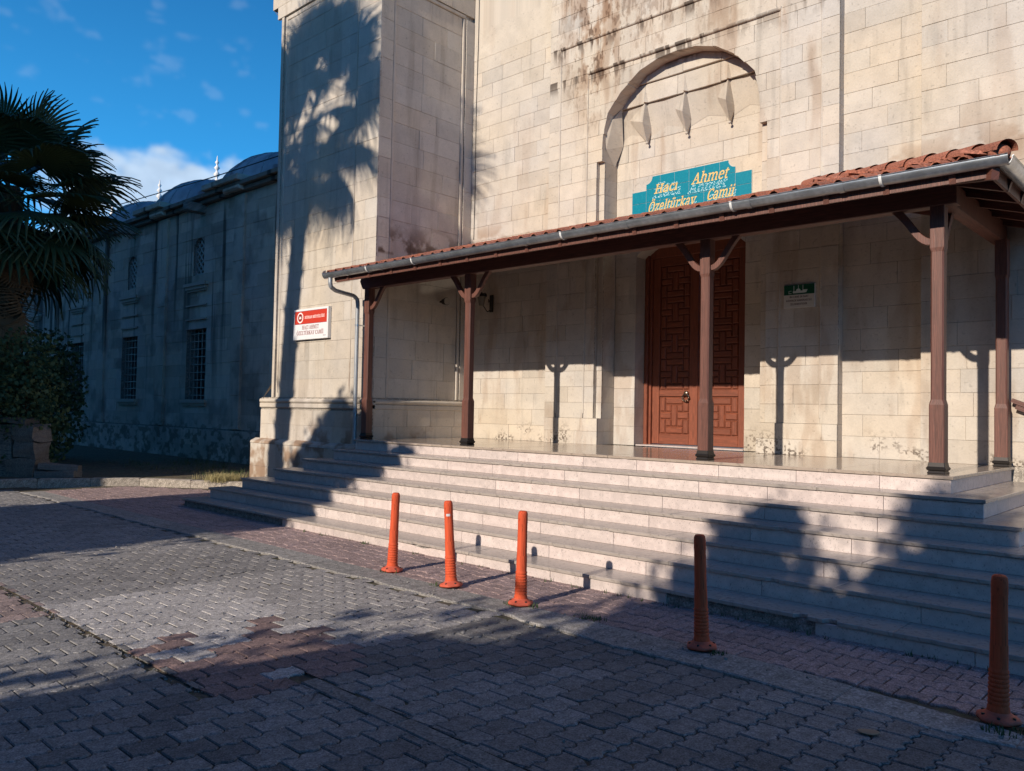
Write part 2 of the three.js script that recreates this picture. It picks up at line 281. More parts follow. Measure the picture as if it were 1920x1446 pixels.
{ // grey wavy-edged road pavers: columns run away from the steps, ends staggered
  const road = new THREE.Group(); road.name = 'road'; scene.add(road); structure(road);
  const R = rng(11), items = [], PX = 0.166, PZ = 0.226;
  const outline = (L, g) => { // wavy long sides, straight ends
    const w = PX / 2 - g, a = 0.011, h = L / 2 - g, left = [], right = [], chip = R() < 0.16 ? 0.010 + 0.02 * R() : 0;
    const prof = [[-1, -1], [-0.72, -1], [-0.50, 1], [-0.22, 1], [0.0, -1], [0.28, -1], [0.50, 1], [0.78, 1], [1, -1]];
    for (const [t, s] of prof) { right.push([w + a * s, t * h]); left.push([-w + a * s, t * h]); }
    if (chip) { const i = R() < 0.5 ? 0 : 8, q = R() < 0.5 ? right : left, d = q === right ? -1 : 1; q[i][0] += d * chip; q[i ? 7 : 1][1] += (i ? -1 : 1) * chip * 0.3; }
    return [...right, ...left.reverse()];
  };
  for (let i = -62; i < 60; i++) {
    const x = i * PX + 0.04; if (x < -10 || x > 9.6) continue;
    for (let j = 0; j < 40; j++) {
      const z = 6.20 + (j + (((i % 2) + 2) % 2) * 0.5) * PZ; if (z > 13.2) continue;
      const far = Math.hypot(x - CAM.x, z - CAM.z); if (far > 5 && !inView(x, 0, z) && !inView(x + 0.6, 0, z) && !inView(x - 0.6, 0, z - 0.3) && far > 9) continue;
      // the paving is cut straight along a worn joint and along a concrete strip
      const lo = x < 2.6 ? 8.615 : x < 5 ? 8.02 + (x - 2.75) * 0.02 : 0, hi = x < 2.6 ? 8.665 : x < 5 ? 8.16 + (x - 2.75) * 0.025 : 0;
      const z0 = z - PZ / 2, z1 = z + PZ / 2, cuts = !lo || z1 <= lo || z0 >= hi ? [[z0, z1]] : [[z0, Math.min(z1, lo)], [Math.max(z0, hi), z1]].filter(([p, q]) => q - p > 0.025);
      const r = R(), n = fbm(x * 0.9 + 4, z * 0.9, 3);
      let k = 0.60 + 0.16 * (r - 0.5) + 0.25 * (n - 0.5), tone = [k, k * 0.985, k * 0.965];
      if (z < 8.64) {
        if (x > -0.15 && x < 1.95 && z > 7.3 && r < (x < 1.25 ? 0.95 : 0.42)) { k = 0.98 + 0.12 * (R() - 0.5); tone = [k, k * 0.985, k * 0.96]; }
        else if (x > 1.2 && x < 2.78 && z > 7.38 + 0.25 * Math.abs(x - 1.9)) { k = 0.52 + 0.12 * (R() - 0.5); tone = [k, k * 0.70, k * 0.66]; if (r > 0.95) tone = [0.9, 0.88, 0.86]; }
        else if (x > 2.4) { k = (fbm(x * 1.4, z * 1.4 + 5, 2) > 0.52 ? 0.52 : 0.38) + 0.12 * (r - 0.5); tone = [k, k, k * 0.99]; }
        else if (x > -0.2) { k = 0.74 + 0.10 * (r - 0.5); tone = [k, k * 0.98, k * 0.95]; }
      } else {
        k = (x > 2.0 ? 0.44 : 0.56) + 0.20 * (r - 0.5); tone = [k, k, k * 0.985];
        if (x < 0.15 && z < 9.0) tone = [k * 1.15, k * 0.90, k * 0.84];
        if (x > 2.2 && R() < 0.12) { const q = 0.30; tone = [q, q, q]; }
      }
      const dip = 0.018 * (fbm(x * 0.8, z * 0.8 + 30, 3) - 0.5);
      for (const [c0, c1] of cuts) items.push({ pts: outline(PZ, 0.002 + 0.0025 * R()).map(([u, v]) => [u, Math.max(-(c1 - z) + 0.003, Math.min(-(c0 - z) - 0.003, v))]), x, z, tone, lift: dip + 0.005 * (R() - 0.5) - 0.001, tx: (R() - 0.5) * 0.022, tz: (R() - 0.5) * 0.022, seed: R() * 9 });
    }
  }
  layPavers(road, items, M.paver, 'paver');
}
{ // red bone-shaped pavers between the concrete strip and the steps
  const walk = new THREE.Group(); walk.name = 'pavement'; scene.add(walk); structure(walk);
  const R = rng(23), items = [], L = 0.200, P = 0.140;
  const bone = (g) => { const e = 0.0825 - g, w = 0.0575 - g, h = L / 2 - g; return [[-h, -e], [-0.055, -e], [-0.030, -w], [0.030, -w], [0.055, -e], [h, -e], [h, e], [0.055, e], [0.030, w], [-0.030, w], [-0.055, e], [-h, e]]; };
  for (let r = 0; r < 24; r++) {
    const z = 5.72 - r * P;
    for (let i = -85; i < 48; i++) {
      const x = (i + (r % 2) * 0.5) * L; if (x < -9.3 || x > 9.4) continue;
      if (x > -5.95 && z < 4.86) continue; if (z < 2.75) continue;
      if (x < -7.3 && z < 3.0 + (-x - 7.3) * 0.62) continue;
      const k = 0.84 + 0.20 * (R() - 0.5) + 0.2 * (fbm(x, z, 3) - 0.5);
      items.push({ pts: bone(0.003 + 0.0025 * R()), x, z, tone: [k, k * 0.75, k * 0.72], lift: 0.006 + 0.006 * (R() - 0.5) + 0.01 * (fbm(x, z * 2, 2) - 0.5), tx: (R() - 0.5) * 0.02, tz: (R() - 0.5) * 0.02, seed: R() * 9 });
    }
  }
  layPavers(walk, items, M.paver, 'red_paver');
}
{ // rough concrete strip between road and pavement, with a ragged edge
  const R = rng(5), k = [];
  for (let x = -9.3; x < 9.5; x += 0.9) { const a = [], b = []; for (let i = 0; i <= 6; i++) { const xx = x + i * 0.15; a.push([xx, -(5.80 - 0.02 * fbm(xx * 6, 1, 3) + (xx > 4.6 ? (xx - 4.6) * 0.13 : 0))]); b.push([xx, -(6.07 + 0.12 * fbm(xx * 3, 9, 3) + (xx > 2.6 ? 0.06 : 0))]); } k.push(piece([...b, ...a.reverse()], FLAT(0.010 + 0.004 * (R() - 0.5)), { d: 0.05, c: 0.008, tone: Array(3).fill(0.86 + 0.2 * R()) })); }
  structure(add('kerb_strip', plainMerge(k), M.concrete));
  const s = []; for (let x = 2.75; x < 4.95; x += 0.44) s.push(piece([[x, -8.03 - (x - 2.75) * 0.02], [x + 0.43, -8.04 - (x - 2.3) * 0.02], [x + 0.44, -8.15 - (x - 2.3) * 0.025], [x, -8.14 - (x - 2.75) * 0.025]].reverse(), FLAT(0.002), { d: 0.03, c: 0.006, tone: [0.62, 0.62, 0.62] }));
  structure(add('concrete_joint', plainMerge(s), M.concrete));
}
// ================================================================ STEPS
const FL = 1.09, RISE = 0.16, ZN = [4.88, 4.51, 4.14, 3.77, 3.40, 3.03, 2.66], XR = [6.87, 6.53, 6.19, 5.85, 5.51, 5.175, 4.83], XL = [-5.78, -5.62, -5.28, -4.92, -4.66, -4.36, -4.27];
{
  const st = thing('staircase', 'wide pale marble staircase of seven steps up to the covered entrance', 'stairs');
  const R = rng(71);
  for (let k = 0; k < 7; k++) {
    const top = FL - RISE * (6 - k), bot = k ? top - RISE : -0.03, zn = ZN[k], xl = XL[k], xr = XR[k], xb = k < 6 ? 2.3 : 0;
    const zb = k < 6 ? ZN[k + 1] - 0.06 : 0.02, th = 0.030;
    add('step_core', plainMerge([box(xl + 0.03, xr - 0.03, bot - 0.01, top - th - 0.002, zb, zn - 0.045), ...(k < 6 ? [box(XR[k + 1] - 0.06, xr - 0.045, bot - 0.012, top - th - 0.003, 0.3, zb + 0.01)] : [])]), M.concrete, st);
    // tread slabs with a few chipped edges
    const slabs = k === 6 ? [[xl, xr]] : [];
    const mt = k === 6 ? M.floor : M.tread;
    let x = xl; const ends = [];
    while (x < xr - 0.02) { let L = 1.15 + 0.9 * R(); let e = x + L; if (xr - e < 0.5) e = xr; ends.push([x, e]); x = e; }
    for (const [a, b] of ends) {
      const zn = ZN[k] + (R() - 0.5) * 0.008, f = [[a + 0.0015, -zn]]; const n = Math.ceil((b - a) / 0.25);
      for (let i = 1; i < n; i++) {
        const xx = lerp(a, b, i / n); let bite = R() < (k < 3 ? 0.14 : 0.07) ? 0.010 + 0.02 * R() * R() : 0;
        if (k === 0 && xx > 4.3 && xx < 4.75) bite = 0.05 + 0.02 * R(); if (k === 0 && xx > 4.75 && xx < 5.6) bite = 0.02 * R();
        if (bite) { f.push([xx - 0.05, -zn], [xx - 0.02, -zn + bite * 0.8], [xx + 0.03, -zn + bite], [xx + 0.06, -zn]); } else f.push([xx, -zn]);
      }
      f.push([b - 0.0015, -zn]);
      const t = 0.94 + 0.12 * R(), ou = R() * 9;
      add('tread_slab', piece([...f, [b - 0.0015, -zb], [a + 0.0015, -zb]], FLAT(top + 0.003 * (R() - 0.3)), { d: th, c: 0.005, tone: [t, t, t], uv: (u, v) => [u * 0.7 + ou, v * 0.7] }), mt, st);
    }
    if (k < 6) { // side return at the right end
      let z = 0.3; while (z < zb - 0.05) { let e = z + 0.9 + 0.5 * R(); if (zb - e < 0.3) e = zb - 0.001; const t = 0.94 + 0.12 * R(), ou = R() * 9; add('tread_slab', piece(rect(XR[k + 1] - 0.08, xr, -e + 0.0015, -z), FLAT(top - 0.0005), { d: th, c: 0.005, tone: [t, t, t], uv: (u, v) => [u * 0.7 + ou, v * 0.7] }), mt, st); z = e; }
    }
    // riser panels
    x = xl + 0.02; const zf = zn - 0.022;
    while (x < xr - 0.03) {
      let e = x + 0.75 + 0.6 * R(); if (xr - 0.022 - e < 0.4) e = xr - 0.022;
      const bare = k === 0 && ((x > 2.9 && e < 4.6) || (x < -3.0)), t = 0.93 + 0.14 * R(), ou = R() * 9, pinkish = 1 + 0.03 * R();
      const lo = k ? bot + 0.001 : -0.025;
      const chip = k === 0 && R() < 0.5;
      const pts = chip ? [[x + 0.002, lo], [e - 0.002, lo], [e - 0.002, top - th - 0.004], [lerp(x, e, 0.6), top - th - 0.004], [lerp(x, e, 0.45), top - th - 0.03], [lerp(x, e, 0.3), top - th - 0.012], [x + 0.002, top - th - 0.004]] : rect(x + 0.002, e - 0.002, lo, top - th - 0.004);
      if (!bare) add('riser_panel', piece(pts, FRONT(zf), { d: 0.02, c: 0.002, tone: [t * pinkish, t, t * 0.99], uv: (u, v) => [u * 0.7 + ou, v * 0.7 + ou] }), M.riser, st);
      x = e;
    }
    let z = k < 6 ? 0.3 : 0.2; while (z < zf - 0.05) { let e = z + 0.9 + 0.4 * R(); if (zf - e < 0.4) e = zf - 0.002; const t = 0.93 + 0.12 * R(), ou = R() * 9; add('riser_panel', piece(rect(-e + 0.002, -z, k ? bot + 0.001 : -0.025, top - th - 0.004), EAST(xr - 0.022), { d: 0.02, c: 0.002, tone: [t, t, t], uv: (u, v) => [u * 0.7 + ou, v * 0.7] }), M.riser, st); z = e; }
  }
}

// ================================================================ TOWER
const TX = -4.31, TZ = 2.27, TL = -7.74;
{
  const tw = thing('tower', 'square limestone tower base with recessed panels beside the stairs, palm shadow on its front', 'tower');
  const uv = (u, v) => towerTex.uvOf(u, v), uvS = (u, v) => towerTex.uvOf(-4.30 - 0.02 + (u + TZ) * 0.98, v);
  const top = 12.5;
  // core, with the cut-off left corner
  const core = (x0, x1, z1, ch) => { const sh = new THREE.Shape(); sh.moveTo(x0, 1.2); sh.lineTo(x0, -(z1 - ch)); sh.lineTo(x0 + ch, -z1); sh.lineTo(x1, -z1); sh.lineTo(x1, 1.2); sh.closePath(); const g = new THREE.ExtrudeGeometry(sh, { depth: 1, bevelEnabled: false }); g.rotateX(-Math.PI / 2); return g; };
  const put = (x0, x1, z1, ch, y0, y1, m, n) => { const g = core(x0, x1, z1, ch); g.scale(1, y1 - y0, 1); g.translate(0, y0, 0); return add(n, white(g), m, tw); };
  put(TL, TX - 0.052, TZ - 0.052, 0.18, 1.80, 9.5, M.mortar, 'wall_core');
  put(TL - 0.17, TX - 0.014, TZ - 0.014, 0.0, 9.72, top, M.mortar, 'upper_core');
  put(TL - 0.20, TX - 0.012, TZ - 0.012, 0.0, 0.95, 1.80, M.mortar, 'base_core');
  put(TL - 0.36, TX + 0.04, TZ + 0.10, 0.0, -0.05, 0.90, M.mortar, 'plinth_core');
  // splayed stone where the cut corner returns to square, above and below
  const splay = (y0, y1, a, b) => { const p = [], f = (x, y, z) => p.push(x, y, z); const c0 = a, c1 = b; const A = [TL - 0.17 * (1 - c0 / 0.18), y0, TZ - c0], B = [TL - 0.17 * (1 - c0 / 0.18) + c0, y0, TZ], C = [TL - 0.17 * (1 - c1 / 0.18) + c1, y1, TZ], D = [TL - 0.17 * (1 - c1 / 0.18), y1, TZ - c1]; const E = [TX - 0.1, y0, TZ - 0.03], G = [TX - 0.1, y1, TZ - 0.03]; for (const t of [[A, B, C], [A, C, D]]) for (const q of t) f(...q); const g = new THREE.BufferGeometry(); g.setAttribute('position', new THREE.Float32BufferAttribute(p, 3)); g.setAttribute('uv', new THREE.Float32BufferAttribute(new Float32Array(p.length / 3 * 2).fill(0.3), 2)); g.computeVertexNormals(); return white(g); };
  add('corner_splay', splay(9.45, 9.74, 0.18, 0.001), M.tower, tw); add('corner_splay', splay(1.76, 2.08, 0.001, 0.18), M.tower, tw);
  add('cut_corner', piece([[-0.125, 2.08], [0.125, 2.08], [0.125, 9.45], [-0.125, 9.45]], { o: V(TL + 0.09, 0, TZ - 0.09), u: V(0.7071, 0, 0.7071), v: V(0, 1, 0), n: V(-0.7071, 0, 0.7071) }, { d: 0.05, uv: (u, v) => uv(TL + u, v) }), M.tower, tw);
  // front face: strips at the corners stand proud of the sunk panel
  const rows = heights([1.80, 9.46], 0.345), LN = [0.55, 1.15];
  ashlar(tw, M.tower, FRONT(TZ - 0.040), { u0: -7.47, u1: -4.95, rows, len: LN, seed: 101, uv, tone: 0.05 });
  ashlar(tw, M.tower, FRONT(TZ), { u0: TL + 0.18, u1: -7.475, rows: heights([1.80, 9.46], 1.0), len: [1, 2], seed: 102, uv, tone: 0.04 });
  ashlar(tw, M.tower, FRONT(TZ), { u0: -4.945, u1: TX, rows, len: [0.4, 0.7], seed: 103, uv, tone: 0.06 });
  ashlar(tw, M.tower, FRONT(TZ), { u0: TL + 0.02, u1: TX, rows: [9.47, 9.72], len: LN, seed: 104, uv, tone: 0.05 });
  ashlar(tw, M.tower, FRONT(TZ), { u0: TL - 0.17, u1: TX, rows: heights([9.72, 11.8], 0.345), len: LN, seed: 105, uv, tone: 0.05 });
  ashlar(tw, M.tower, FRONT(TZ + 0.004), { u0: TL - 0.20, u1: TX + 0.012, rows: heights([0.98, 1.56], 0.3), len: LN, seed: 106, uv, tone: 0.06 });
  ashlar(tw, M.tower, FRONT(TZ + 0.12), { u0: TL - 0.36, u1: -4.29, rows: heights([-0.02, 0.88], 0.45), len: [0.7, 1.3], seed: 107, uv, tone: 0.06 });
  // bead round the front panel
  const bead = (a, b, r = 0.014) => add('panel_bead', (() => { const g = new THREE.CylinderGeometry(r, r, a.distanceTo(b), 8); g.applyQuaternion(new THREE.Quaternion().setFromUnitVectors(V(0, 1, 0), b.clone().sub(a).normalize())); g.translate((a.x + b.x) / 2, (a.y + b.y) / 2, (a.z + b.z) / 2); return white(g); })(), M.tower, tw);
  for (const x of [-7.40, -5.03]) bead(V(x, 1.9, TZ - 0.04), V(x, 9.38, TZ - 0.04)); bead(V(-7.40, 9.38, TZ - 0.04), V(-5.03, 9.38, TZ - 0.04));
  // mouldings: belt at 1.6-1.77 and weathered plinth top
  const band = (y0, y1, out, n, c = 0.02) => { const P = (F, a, b) => piece(rect(a, b, y0, y1), F, { d: out + 0.05, c, uv: F.n.z ? uv : uvS }); add(n, P(FRONT(TZ + out), TL - 0.20 - out, TX + out), M.tower, tw); add(n, P(EAST(TX + out), -TZ - out + 0.003, -0.02), M.tower, tw); };
  band(1.69, 1.775, 0.035, 'belt_moulding', 0.03); band(1.60, 1.685, 0.022, 'belt_moulding', 0.012); 
  const pl = (x0, x1) => { const g = piece([[0, 0.985], [0.115, 0.93], [0.125, 0.885], [0.0, 0.885]].map(([a, b]) => [a, b]), { o: V(x0, 0, TZ), u: V(0, 0, 1), v: V(0, 1, 0), n: V(-1, 0, 0) }, { d: x1 - x0, c: 0.001, uv: (u, v) => uv(x0 + u, v) }); return g; };
  for (let i = 0, x = TL - 0.37; x < -4.3; i++) { const e = Math.min(-4.285, x + 0.9 + 0.2 * (i % 3)); add('plinth_capping', pl(x, e - 0.003), M.tower, tw); x = e; }
  // right side, panel framed by a double bead
  const S = (o) => EAST(TX + o);
  ashlar(tw, M.tower, S(-0.040), { u0: -1.90, u1: -0.30, rows: heights([1.80, 9.16], 0.345), len: LN, seed: 111, uv: uvS, tone: 0.06, holes: [] });
  ashlar(tw, M.tower, S(0), { u0: -TZ + 0.006, u1: -1.985, rows: heights([1.80, 9.16], 0.345), len: [0.3, 0.6], seed: 112, uv: uvS, tone: 0.06 });
  ashlar(tw, M.tower, S(0), { u0: -0.215, u1: 0.0, rows: heights([1.80, 9.16], 0.69), len: [0.3, 0.6], seed: 113, uv: uvS, tone: 0.06 });
  ashlar(tw, M.tower, S(0), { u0: -TZ + 0.006, u1: 0.0, rows: heights([9.25, 11.8], 0.345), len: LN, seed: 114, uv: uvS, tone: 0.06 });
  ashlar(tw, M.tower, S(0.004), { u0: -TZ, u1: 0.0, rows: heights([1.0, 1.60], 0.27), len: [0.45, 0.8], seed: 115, uv: uvS, tone: 0.08 });
  const strip = (a, b, c, d) => add('panel_frame', piece(rect(a, b, c, d), S(-0.012), { d: 0.05, c: 0.012, uv: uvS }), M.tower, tw);
  strip(-1.975, -1.91, 1.80, 9.16); strip(-0.29, -0.225, 1.80, 9.16); strip(-1.975, -0.225, 9.17, 9.24);
  add('tower_cap', box(TL - 0.3, TX + 0.12, 12.5, 12.8, -1.3, TZ + 0.12), M.tower, tw);
}

// ================================================================ PRAYER HALL WALLS
const HX = [-4.31, -2.215, 2.80, 3.83, 9.4];
const hall = thing('prayer_hall', 'tall limestone block wall of the prayer hall behind the red roofed porch', 'building');
{
  const uv = (u, v) => hallTex.uvOf(u, v), rows = heights([FL, 3.9, 4.85, 8.4], 0.27), RW = (y0) => rows.filter((y) => y >= y0);
  add('wall_core', plainMerge([box(-4.40, -2.20, 0, 12.5, -1.2, -0.012), box(2.79, 3.84, 0, 12.5, -1.2, -0.012), box(3.842, 9.4, 0, 12.5, -1.2, 0.148)]), M.mortar, hall);
  ashlar(hall, M.hall, FRONT(0), { u0: HX[0] + 0.002, u1: HX[1], rows, len: [0.42, 0.85], seed: 201, uv, tone: 0.03 });
  ashlar(hall, M.hall, FRONT(0), { u0: HX[2] + 0.002, u1: HX[3], rows, len: [0.45, 0.8], seed: 202, uv, tone: 0.03 });
  ashlar(hall, M.hall, FRONT(0.16), { u0: HX[3] + 0.002, u1: 6.6, rows, len: [0.5, 1.0], seed: 203, uv, tone: 0.03, depth: 0.2 });
  for (const [a, b, c, d, z] of [[HX[0], HX[1], 8.4, 12.4, 0], [HX[2], HX[3], 8.4, 12.4, 0], [HX[3], 9.4, 8.4, 12.4, 0.16], [6.603, 9.4, FL, 8.4, 0.16]]) add('upper_wall', piece(rect(a, b, c, d), FRONT(z), { d: 0.2, uv }), M.hall, hall);
  add('cornice', box(-4.4, 9.5, 12.5, 12.8, -1.3, 0.5), M.hall, hall);
}

// ================================================================ PORTAL
{
  const po = thing('entrance_portal', 'projecting stone portal with a deep arched niche and carved pendants above the wooden door', 'portal');
  const XC = 0.305, uv = (u, v) => portalTex.uvOf(u, v), zf = 0.165, zn = -0.29;
  const arch = [[1.385, 5.98], [1.36, 6.31], [1.29, 6.56], [1.05, 6.84], [0.67, 7.10], [0.34, 7.205], [0, 7.225]];
  const halfAt = (y) => { if (y <= arch[0][1]) return 1.385; for (let i = 0; i + 1 < arch.length; i++) if (y <= arch[i + 1][1]) return lerp(arch[i][0], arch[i + 1][0], (y - arch[i][1]) / (arch[i + 1][1] - arch[i][1])); return 0; };
  add('wall_core', plainMerge([box(-2.205, XC - 1.52, 0, 12.4, -1.2, zf - 0.05), box(XC + 1.52, 2.79, 0, 12.4, -1.2, zf - 0.05), box(XC - 1.519, XC - 1.4205, 0, 12.4, -1.2, 0.02), box(XC + 1.4205, XC + 1.519, 0, 12.4, -1.2, 0.02), box(XC - 1.4205, XC + 1.4205, 7.3, 12.4, -1.2, zf - 0.06), box(XC - 1.418, XC - 0.985, 0, 7.3, -1.2, zn - 0.03), box(XC + 0.985, XC + 1.418, 0, 7.3, -1.2, zn - 0.03), box(XC - 0.985, XC + 0.985, 4.62, 7.3, -1.2, zn - 0.031)]), M.mortar, po);
  const rows = heights([FL, 1.52, 3.62, 5.78, 5.98, 7.225, 7.33], 0.275), rowsUp = heights([7.33, 7.90], 0.27), rowsTop = heights([7.90, 9.0], 0.275);
  const steps = (y0, y1) => [y0, ...arch.map((a) => a[1]).filter((y) => y > y0 + 0.01 && y < y1 - 0.01), y1];
  const jag = rng(9);
  const cutTo = (side) => (a, b, c, d) => { // trim a block against the arch
    const j = (jag() - 0.5) * 0.03; if (side > 0) [a, b] = [2 * XC - b, 2 * XC - a];
    const edge = (y) => XC - halfAt(y) + j; if (edge(d) <= a + 0.015) return null;
    const inv = (x) => { let p = c, q = d; for (let k = 0; k < 30; k++) { const m = (p + q) / 2; if (edge(m) < x) p = m; else q = m; } return q; };
    const y0 = edge(c) >= a ? c : inv(a), y1 = edge(d) <= b ? d : inv(b), pts = [[a, d], [a, y0]];
    for (const y of [y0, ...arch.map((p) => p[1]).filter((y) => y > y0 + 0.004 && y < y1 - 0.004), y1]) { const x = Math.min(b, Math.max(a, edge(y))); if (x - a > 0.002) pts.push([x, y]); }
    if (y1 < d - 0.002) pts.push([b, d]);
    return (side > 0 ? pts.map(([x, y]) => [2 * XC - x, y]) : pts);
  };
  // pedestal course, border, middle band and inner field step back a little each
  const band = (u0, u1, rw, z, seed, o = {}) => ashlar(po, M.portal, FRONT(z), { u0, u1, rows: rw, len: [0.32, 0.75], seed, uv, tone: 0.05, rough: 0.004, depth: 0.1, ...o });
  const below = rows.filter((y) => y <= 1.521), mid = rows.filter((y) => y >= 1.519 && y <= 5.781), springY = rows.filter((y) => y >= 5.779 && y <= 5.981), archR = rows.filter((y) => y >= 5.979 && y <= 7.226), crown = rows.filter((y) => y >= 7.224);
  const upto = rows.filter((y) => y >= 1.519), frame = [...upto, ...rowsUp.slice(1)];
  for (const s of [-1, 1]) {
    const U = (a, b) => (s < 0 ? [XC - b, XC - a] : [XC + a, XC + b]);
    band(...U(1.385, 2.52), below, zf + 0.012, 301 + s, { depth: 0.47 });
    band(...U(2.285, 2.52), frame, zf, 311 + s, { len: [0.3, 0.5], depth: 0.2 });
    band(...U(1.70, 2.283), upto, zf - 0.012, 321 + s);
    band(...U(1.495, 1.698), mid, zf - 0.028, 331 + s, { depth: 0.47 });
    band(...U(1.385, 1.493), mid, 0.06, 341 + s, { depth: 0.35, len: [0.3, 0.4] });      // stepped-back corner
    band(...U(1.385, 1.698), springY, zf - 0.028, 351 + s, { depth: 0.47 });
  }
  band(XC - 1.698, XC, archR, zf - 0.028, 361, { cut: cutTo(-1), depth: 0.46 });
  band(XC, XC + 1.698, archR, zf - 0.028, 362, { cut: cutTo(1), depth: 0.46 });
  band(XC - 1.698, XC + 1.698, crown, zf - 0.028, 363, { depth: 0.46 });
  band(XC - 2.283, XC + 2.283, rowsUp, zf - 0.012, 364); band(XC - 2.52, XC + 2.52, rowsTop, zf, 365, { depth: 0.2 });
  add('upper_wall', piece(rect(XC - 2.52, XC + 2.52, 9.0, 12.4), FRONT(zf), { d: 0.3, uv }), M.portal, po);
  // roll mouldings along the two frames
  const roll = (a, b, r) => add('frame_moulding', (() => { const g = new THREE.CylinderGeometry(r, r, a.distanceTo(b), 10); g.applyQuaternion(new THREE.Quaternion().setFromUnitVectors(V(0, 1, 0), b.clone().sub(a).normalize())); g.translate((a.x + b.x) / 2, (a.y + b.y) / 2, (a.z + b.z) / 2); const p = g.attributes.position, t = g.attributes.uv; for (let i = 0; i < p.count; i++) { const q = uv(p.getX(i), p.getY(i)); t.setXY(i, ...q); } return white(g); })(), M.portal, po);
  for (const s of [-1, 1]) { roll(V(XC + s * 2.283, 1.6, zf - 0.012), V(XC + s * 2.283, 7.9, zf - 0.012), 0.016); roll(V(XC + s * 1.70, 1.6, zf - 0.025), V(XC + s * 1.70, 7.33, zf - 0.025), 0.018); }
  roll(V(XC - 2.283, 7.9, zf - 0.01), V(XC + 2.283, 7.9, zf - 0.01), 0.030); roll(V(XC - 1.70, 7.33, zf - 0.02), V(XC + 1.70, 7.33, zf - 0.02), 0.030);
  // back of the niche
  const back = heights([FL, 4.20, 4.62, 6.40], 0.30);
  ashlar(po, M.portal, FRONT(zn), { u0: XC - 1.384, u1: XC + 1.384, rows: back, len: [0.4, 0.8], seed: 371, uv, tone: 0.07, depth: 0.36, holes: [[XC - 0.97, XC + 0.97, 0, 4.20], [XC - 0.97, XC + 0.97, 4.20, 4.62]] });
  { // low arch over the doorway
    const pts = [[XC - 0.968, 4.619], [XC - 0.968, 4.20]]; for (let i = 1; i < 12; i++) { const t = i / 12; pts.push([XC - 0.968 + 1.936 * t, 4.20 + 0.34 * Math.sin(Math.PI * t) ** 0.7]); } pts.push([XC + 0.968, 4.20], [XC + 0.968, 4.619]);
    add('door_lintel', piece(pts, FRONT(zn), { d: 0.36, c: 0.006, uv }), M.portal, po);
  }
  // carved tiers corbel out towards the arch, with hanging pendants between
  const clipTier = (y0, y1) => { const L = steps(y0, y1); return [...L.map((y) => [XC - halfAt(y) + 0.004, y]).reverse(), ...L.map((y) => [XC + halfAt(y) - 0.004, y])]; };
  const tier = (y0, y1, z, n, seed) => { const R = rng(seed); let xs = [-1.4]; while (xs[xs.length - 1] < 1.4) xs.push(xs[xs.length - 1] + 0.45 + 0.35 * R()); xs[xs.length - 1] = 1.4; for (let i = 0; i + 1 < xs.length; i++) { const a = XC + xs[i] + 0.0015, b = XC + xs[i + 1] - 0.0015, jy = (R() - 0.5) * 0.03; const pts = steps(y0 + jy, y1).map((y) => [[Math.max(a, XC - halfAt(y) + 0.004), y], [Math.min(b, XC + halfAt(y) - 0.004), y]]).filter(([p, q]) => q[0] - p[0] > 0.01); if (pts.length < 2) continue; const b0 = 0.93 + 0.12 * R(); add(n, piece([...pts.map((p) => p[1]), ...pts.map((p) => p[0]).reverse()], FRONT(z), { d: z - zn + 0.02, c: 0.006, tone: [b0, b0, b0], uv }), M.portal, po); } };
  tier(6.985, 7.205, -0.105, 'carved_tier', 41); tier(6.665, 6.972, -0.135, 'carved_tier', 42);
  const facets = (name, tris, parent, tone = 1) => { const p = tris.flat(2), g = new THREE.BufferGeometry(); g.setAttribute('position', new THREE.Float32BufferAttribute(p, 3)); const t2 = []; for (let i = 0; i < p.length; i += 3) t2.push(...uv(p[i], p[i + 1])); g.setAttribute('uv', new THREE.Float32BufferAttribute(t2, 2)); g.computeVertexNormals(); white(g); g.attributes.color.array.fill(tone); return add(name, g, M.portal, parent); };
  // concave facets between the pendants lean back to the wall
  const PX = [-1.384, -0.735, 0, 0.74, 1.384].map((d) => XC + d);
  for (let i = 0; i + 1 < PX.length; i++) { const a = PX[i], b = PX[i + 1], m = (a + b) / 2 - 0.04, A = [a, 6.652, -0.165], B = [b, 6.652, -0.165], C = [b, 6.15, -0.288], D = [m, 6.26, -0.288], E2 = [a, 6.15, -0.288], T = [m, 6.655, -0.185]; facets('concave_facet', [[A, D, T], [A, E2, D], [T, D, B], [D, C, B]], po, 0.93 + 0.04 * (i % 2)); facets('facet_soffit', [[A, T, B]], po); }
  for (const [dx, w] of [[-0.735, 0.40], [0, 0.26], [0.74, 0.26]]) {
    const x = XC + dx, T = [x, 6.04, -0.20], F = [x + 0.004, 6.665, -0.125], G = [x + 0.012, 6.33, -0.045], L = [x - w, 6.50, -0.250], R1 = [x + 0.02, 6.66, -0.20], R2 = [x + 0.05, 6.29, -0.2885], K = [x - 0.02, 6.06, -0.289];
    const o = facets('pendant', [[L, G, F], [L, T, G], [F, G, R1], [G, R2, R1], [G, T, R2], [L, K, T], [T, K, R2]], po); const nub = new THREE.SphereGeometry(0.024, 8, 6); nub.translate(x, 6.032, -0.20); add('pendant_tip', white(nub), M.portal, o);
    facets('pendant_fin', [[[x - 0.02, 6.668, -0.134], [x + 0.055, 6.668, -0.134], [x + 0.01, 6.67, -0.075]], [[x - 0.02, 6.668, -0.134], [x + 0.01, 6.67, -0.075], [x - 0.005, 6.95, -0.132]], [[x + 0.01, 6.67, -0.075], [x + 0.055, 6.668, -0.134], [x - 0.005, 6.95, -0.132]]], o);
  }
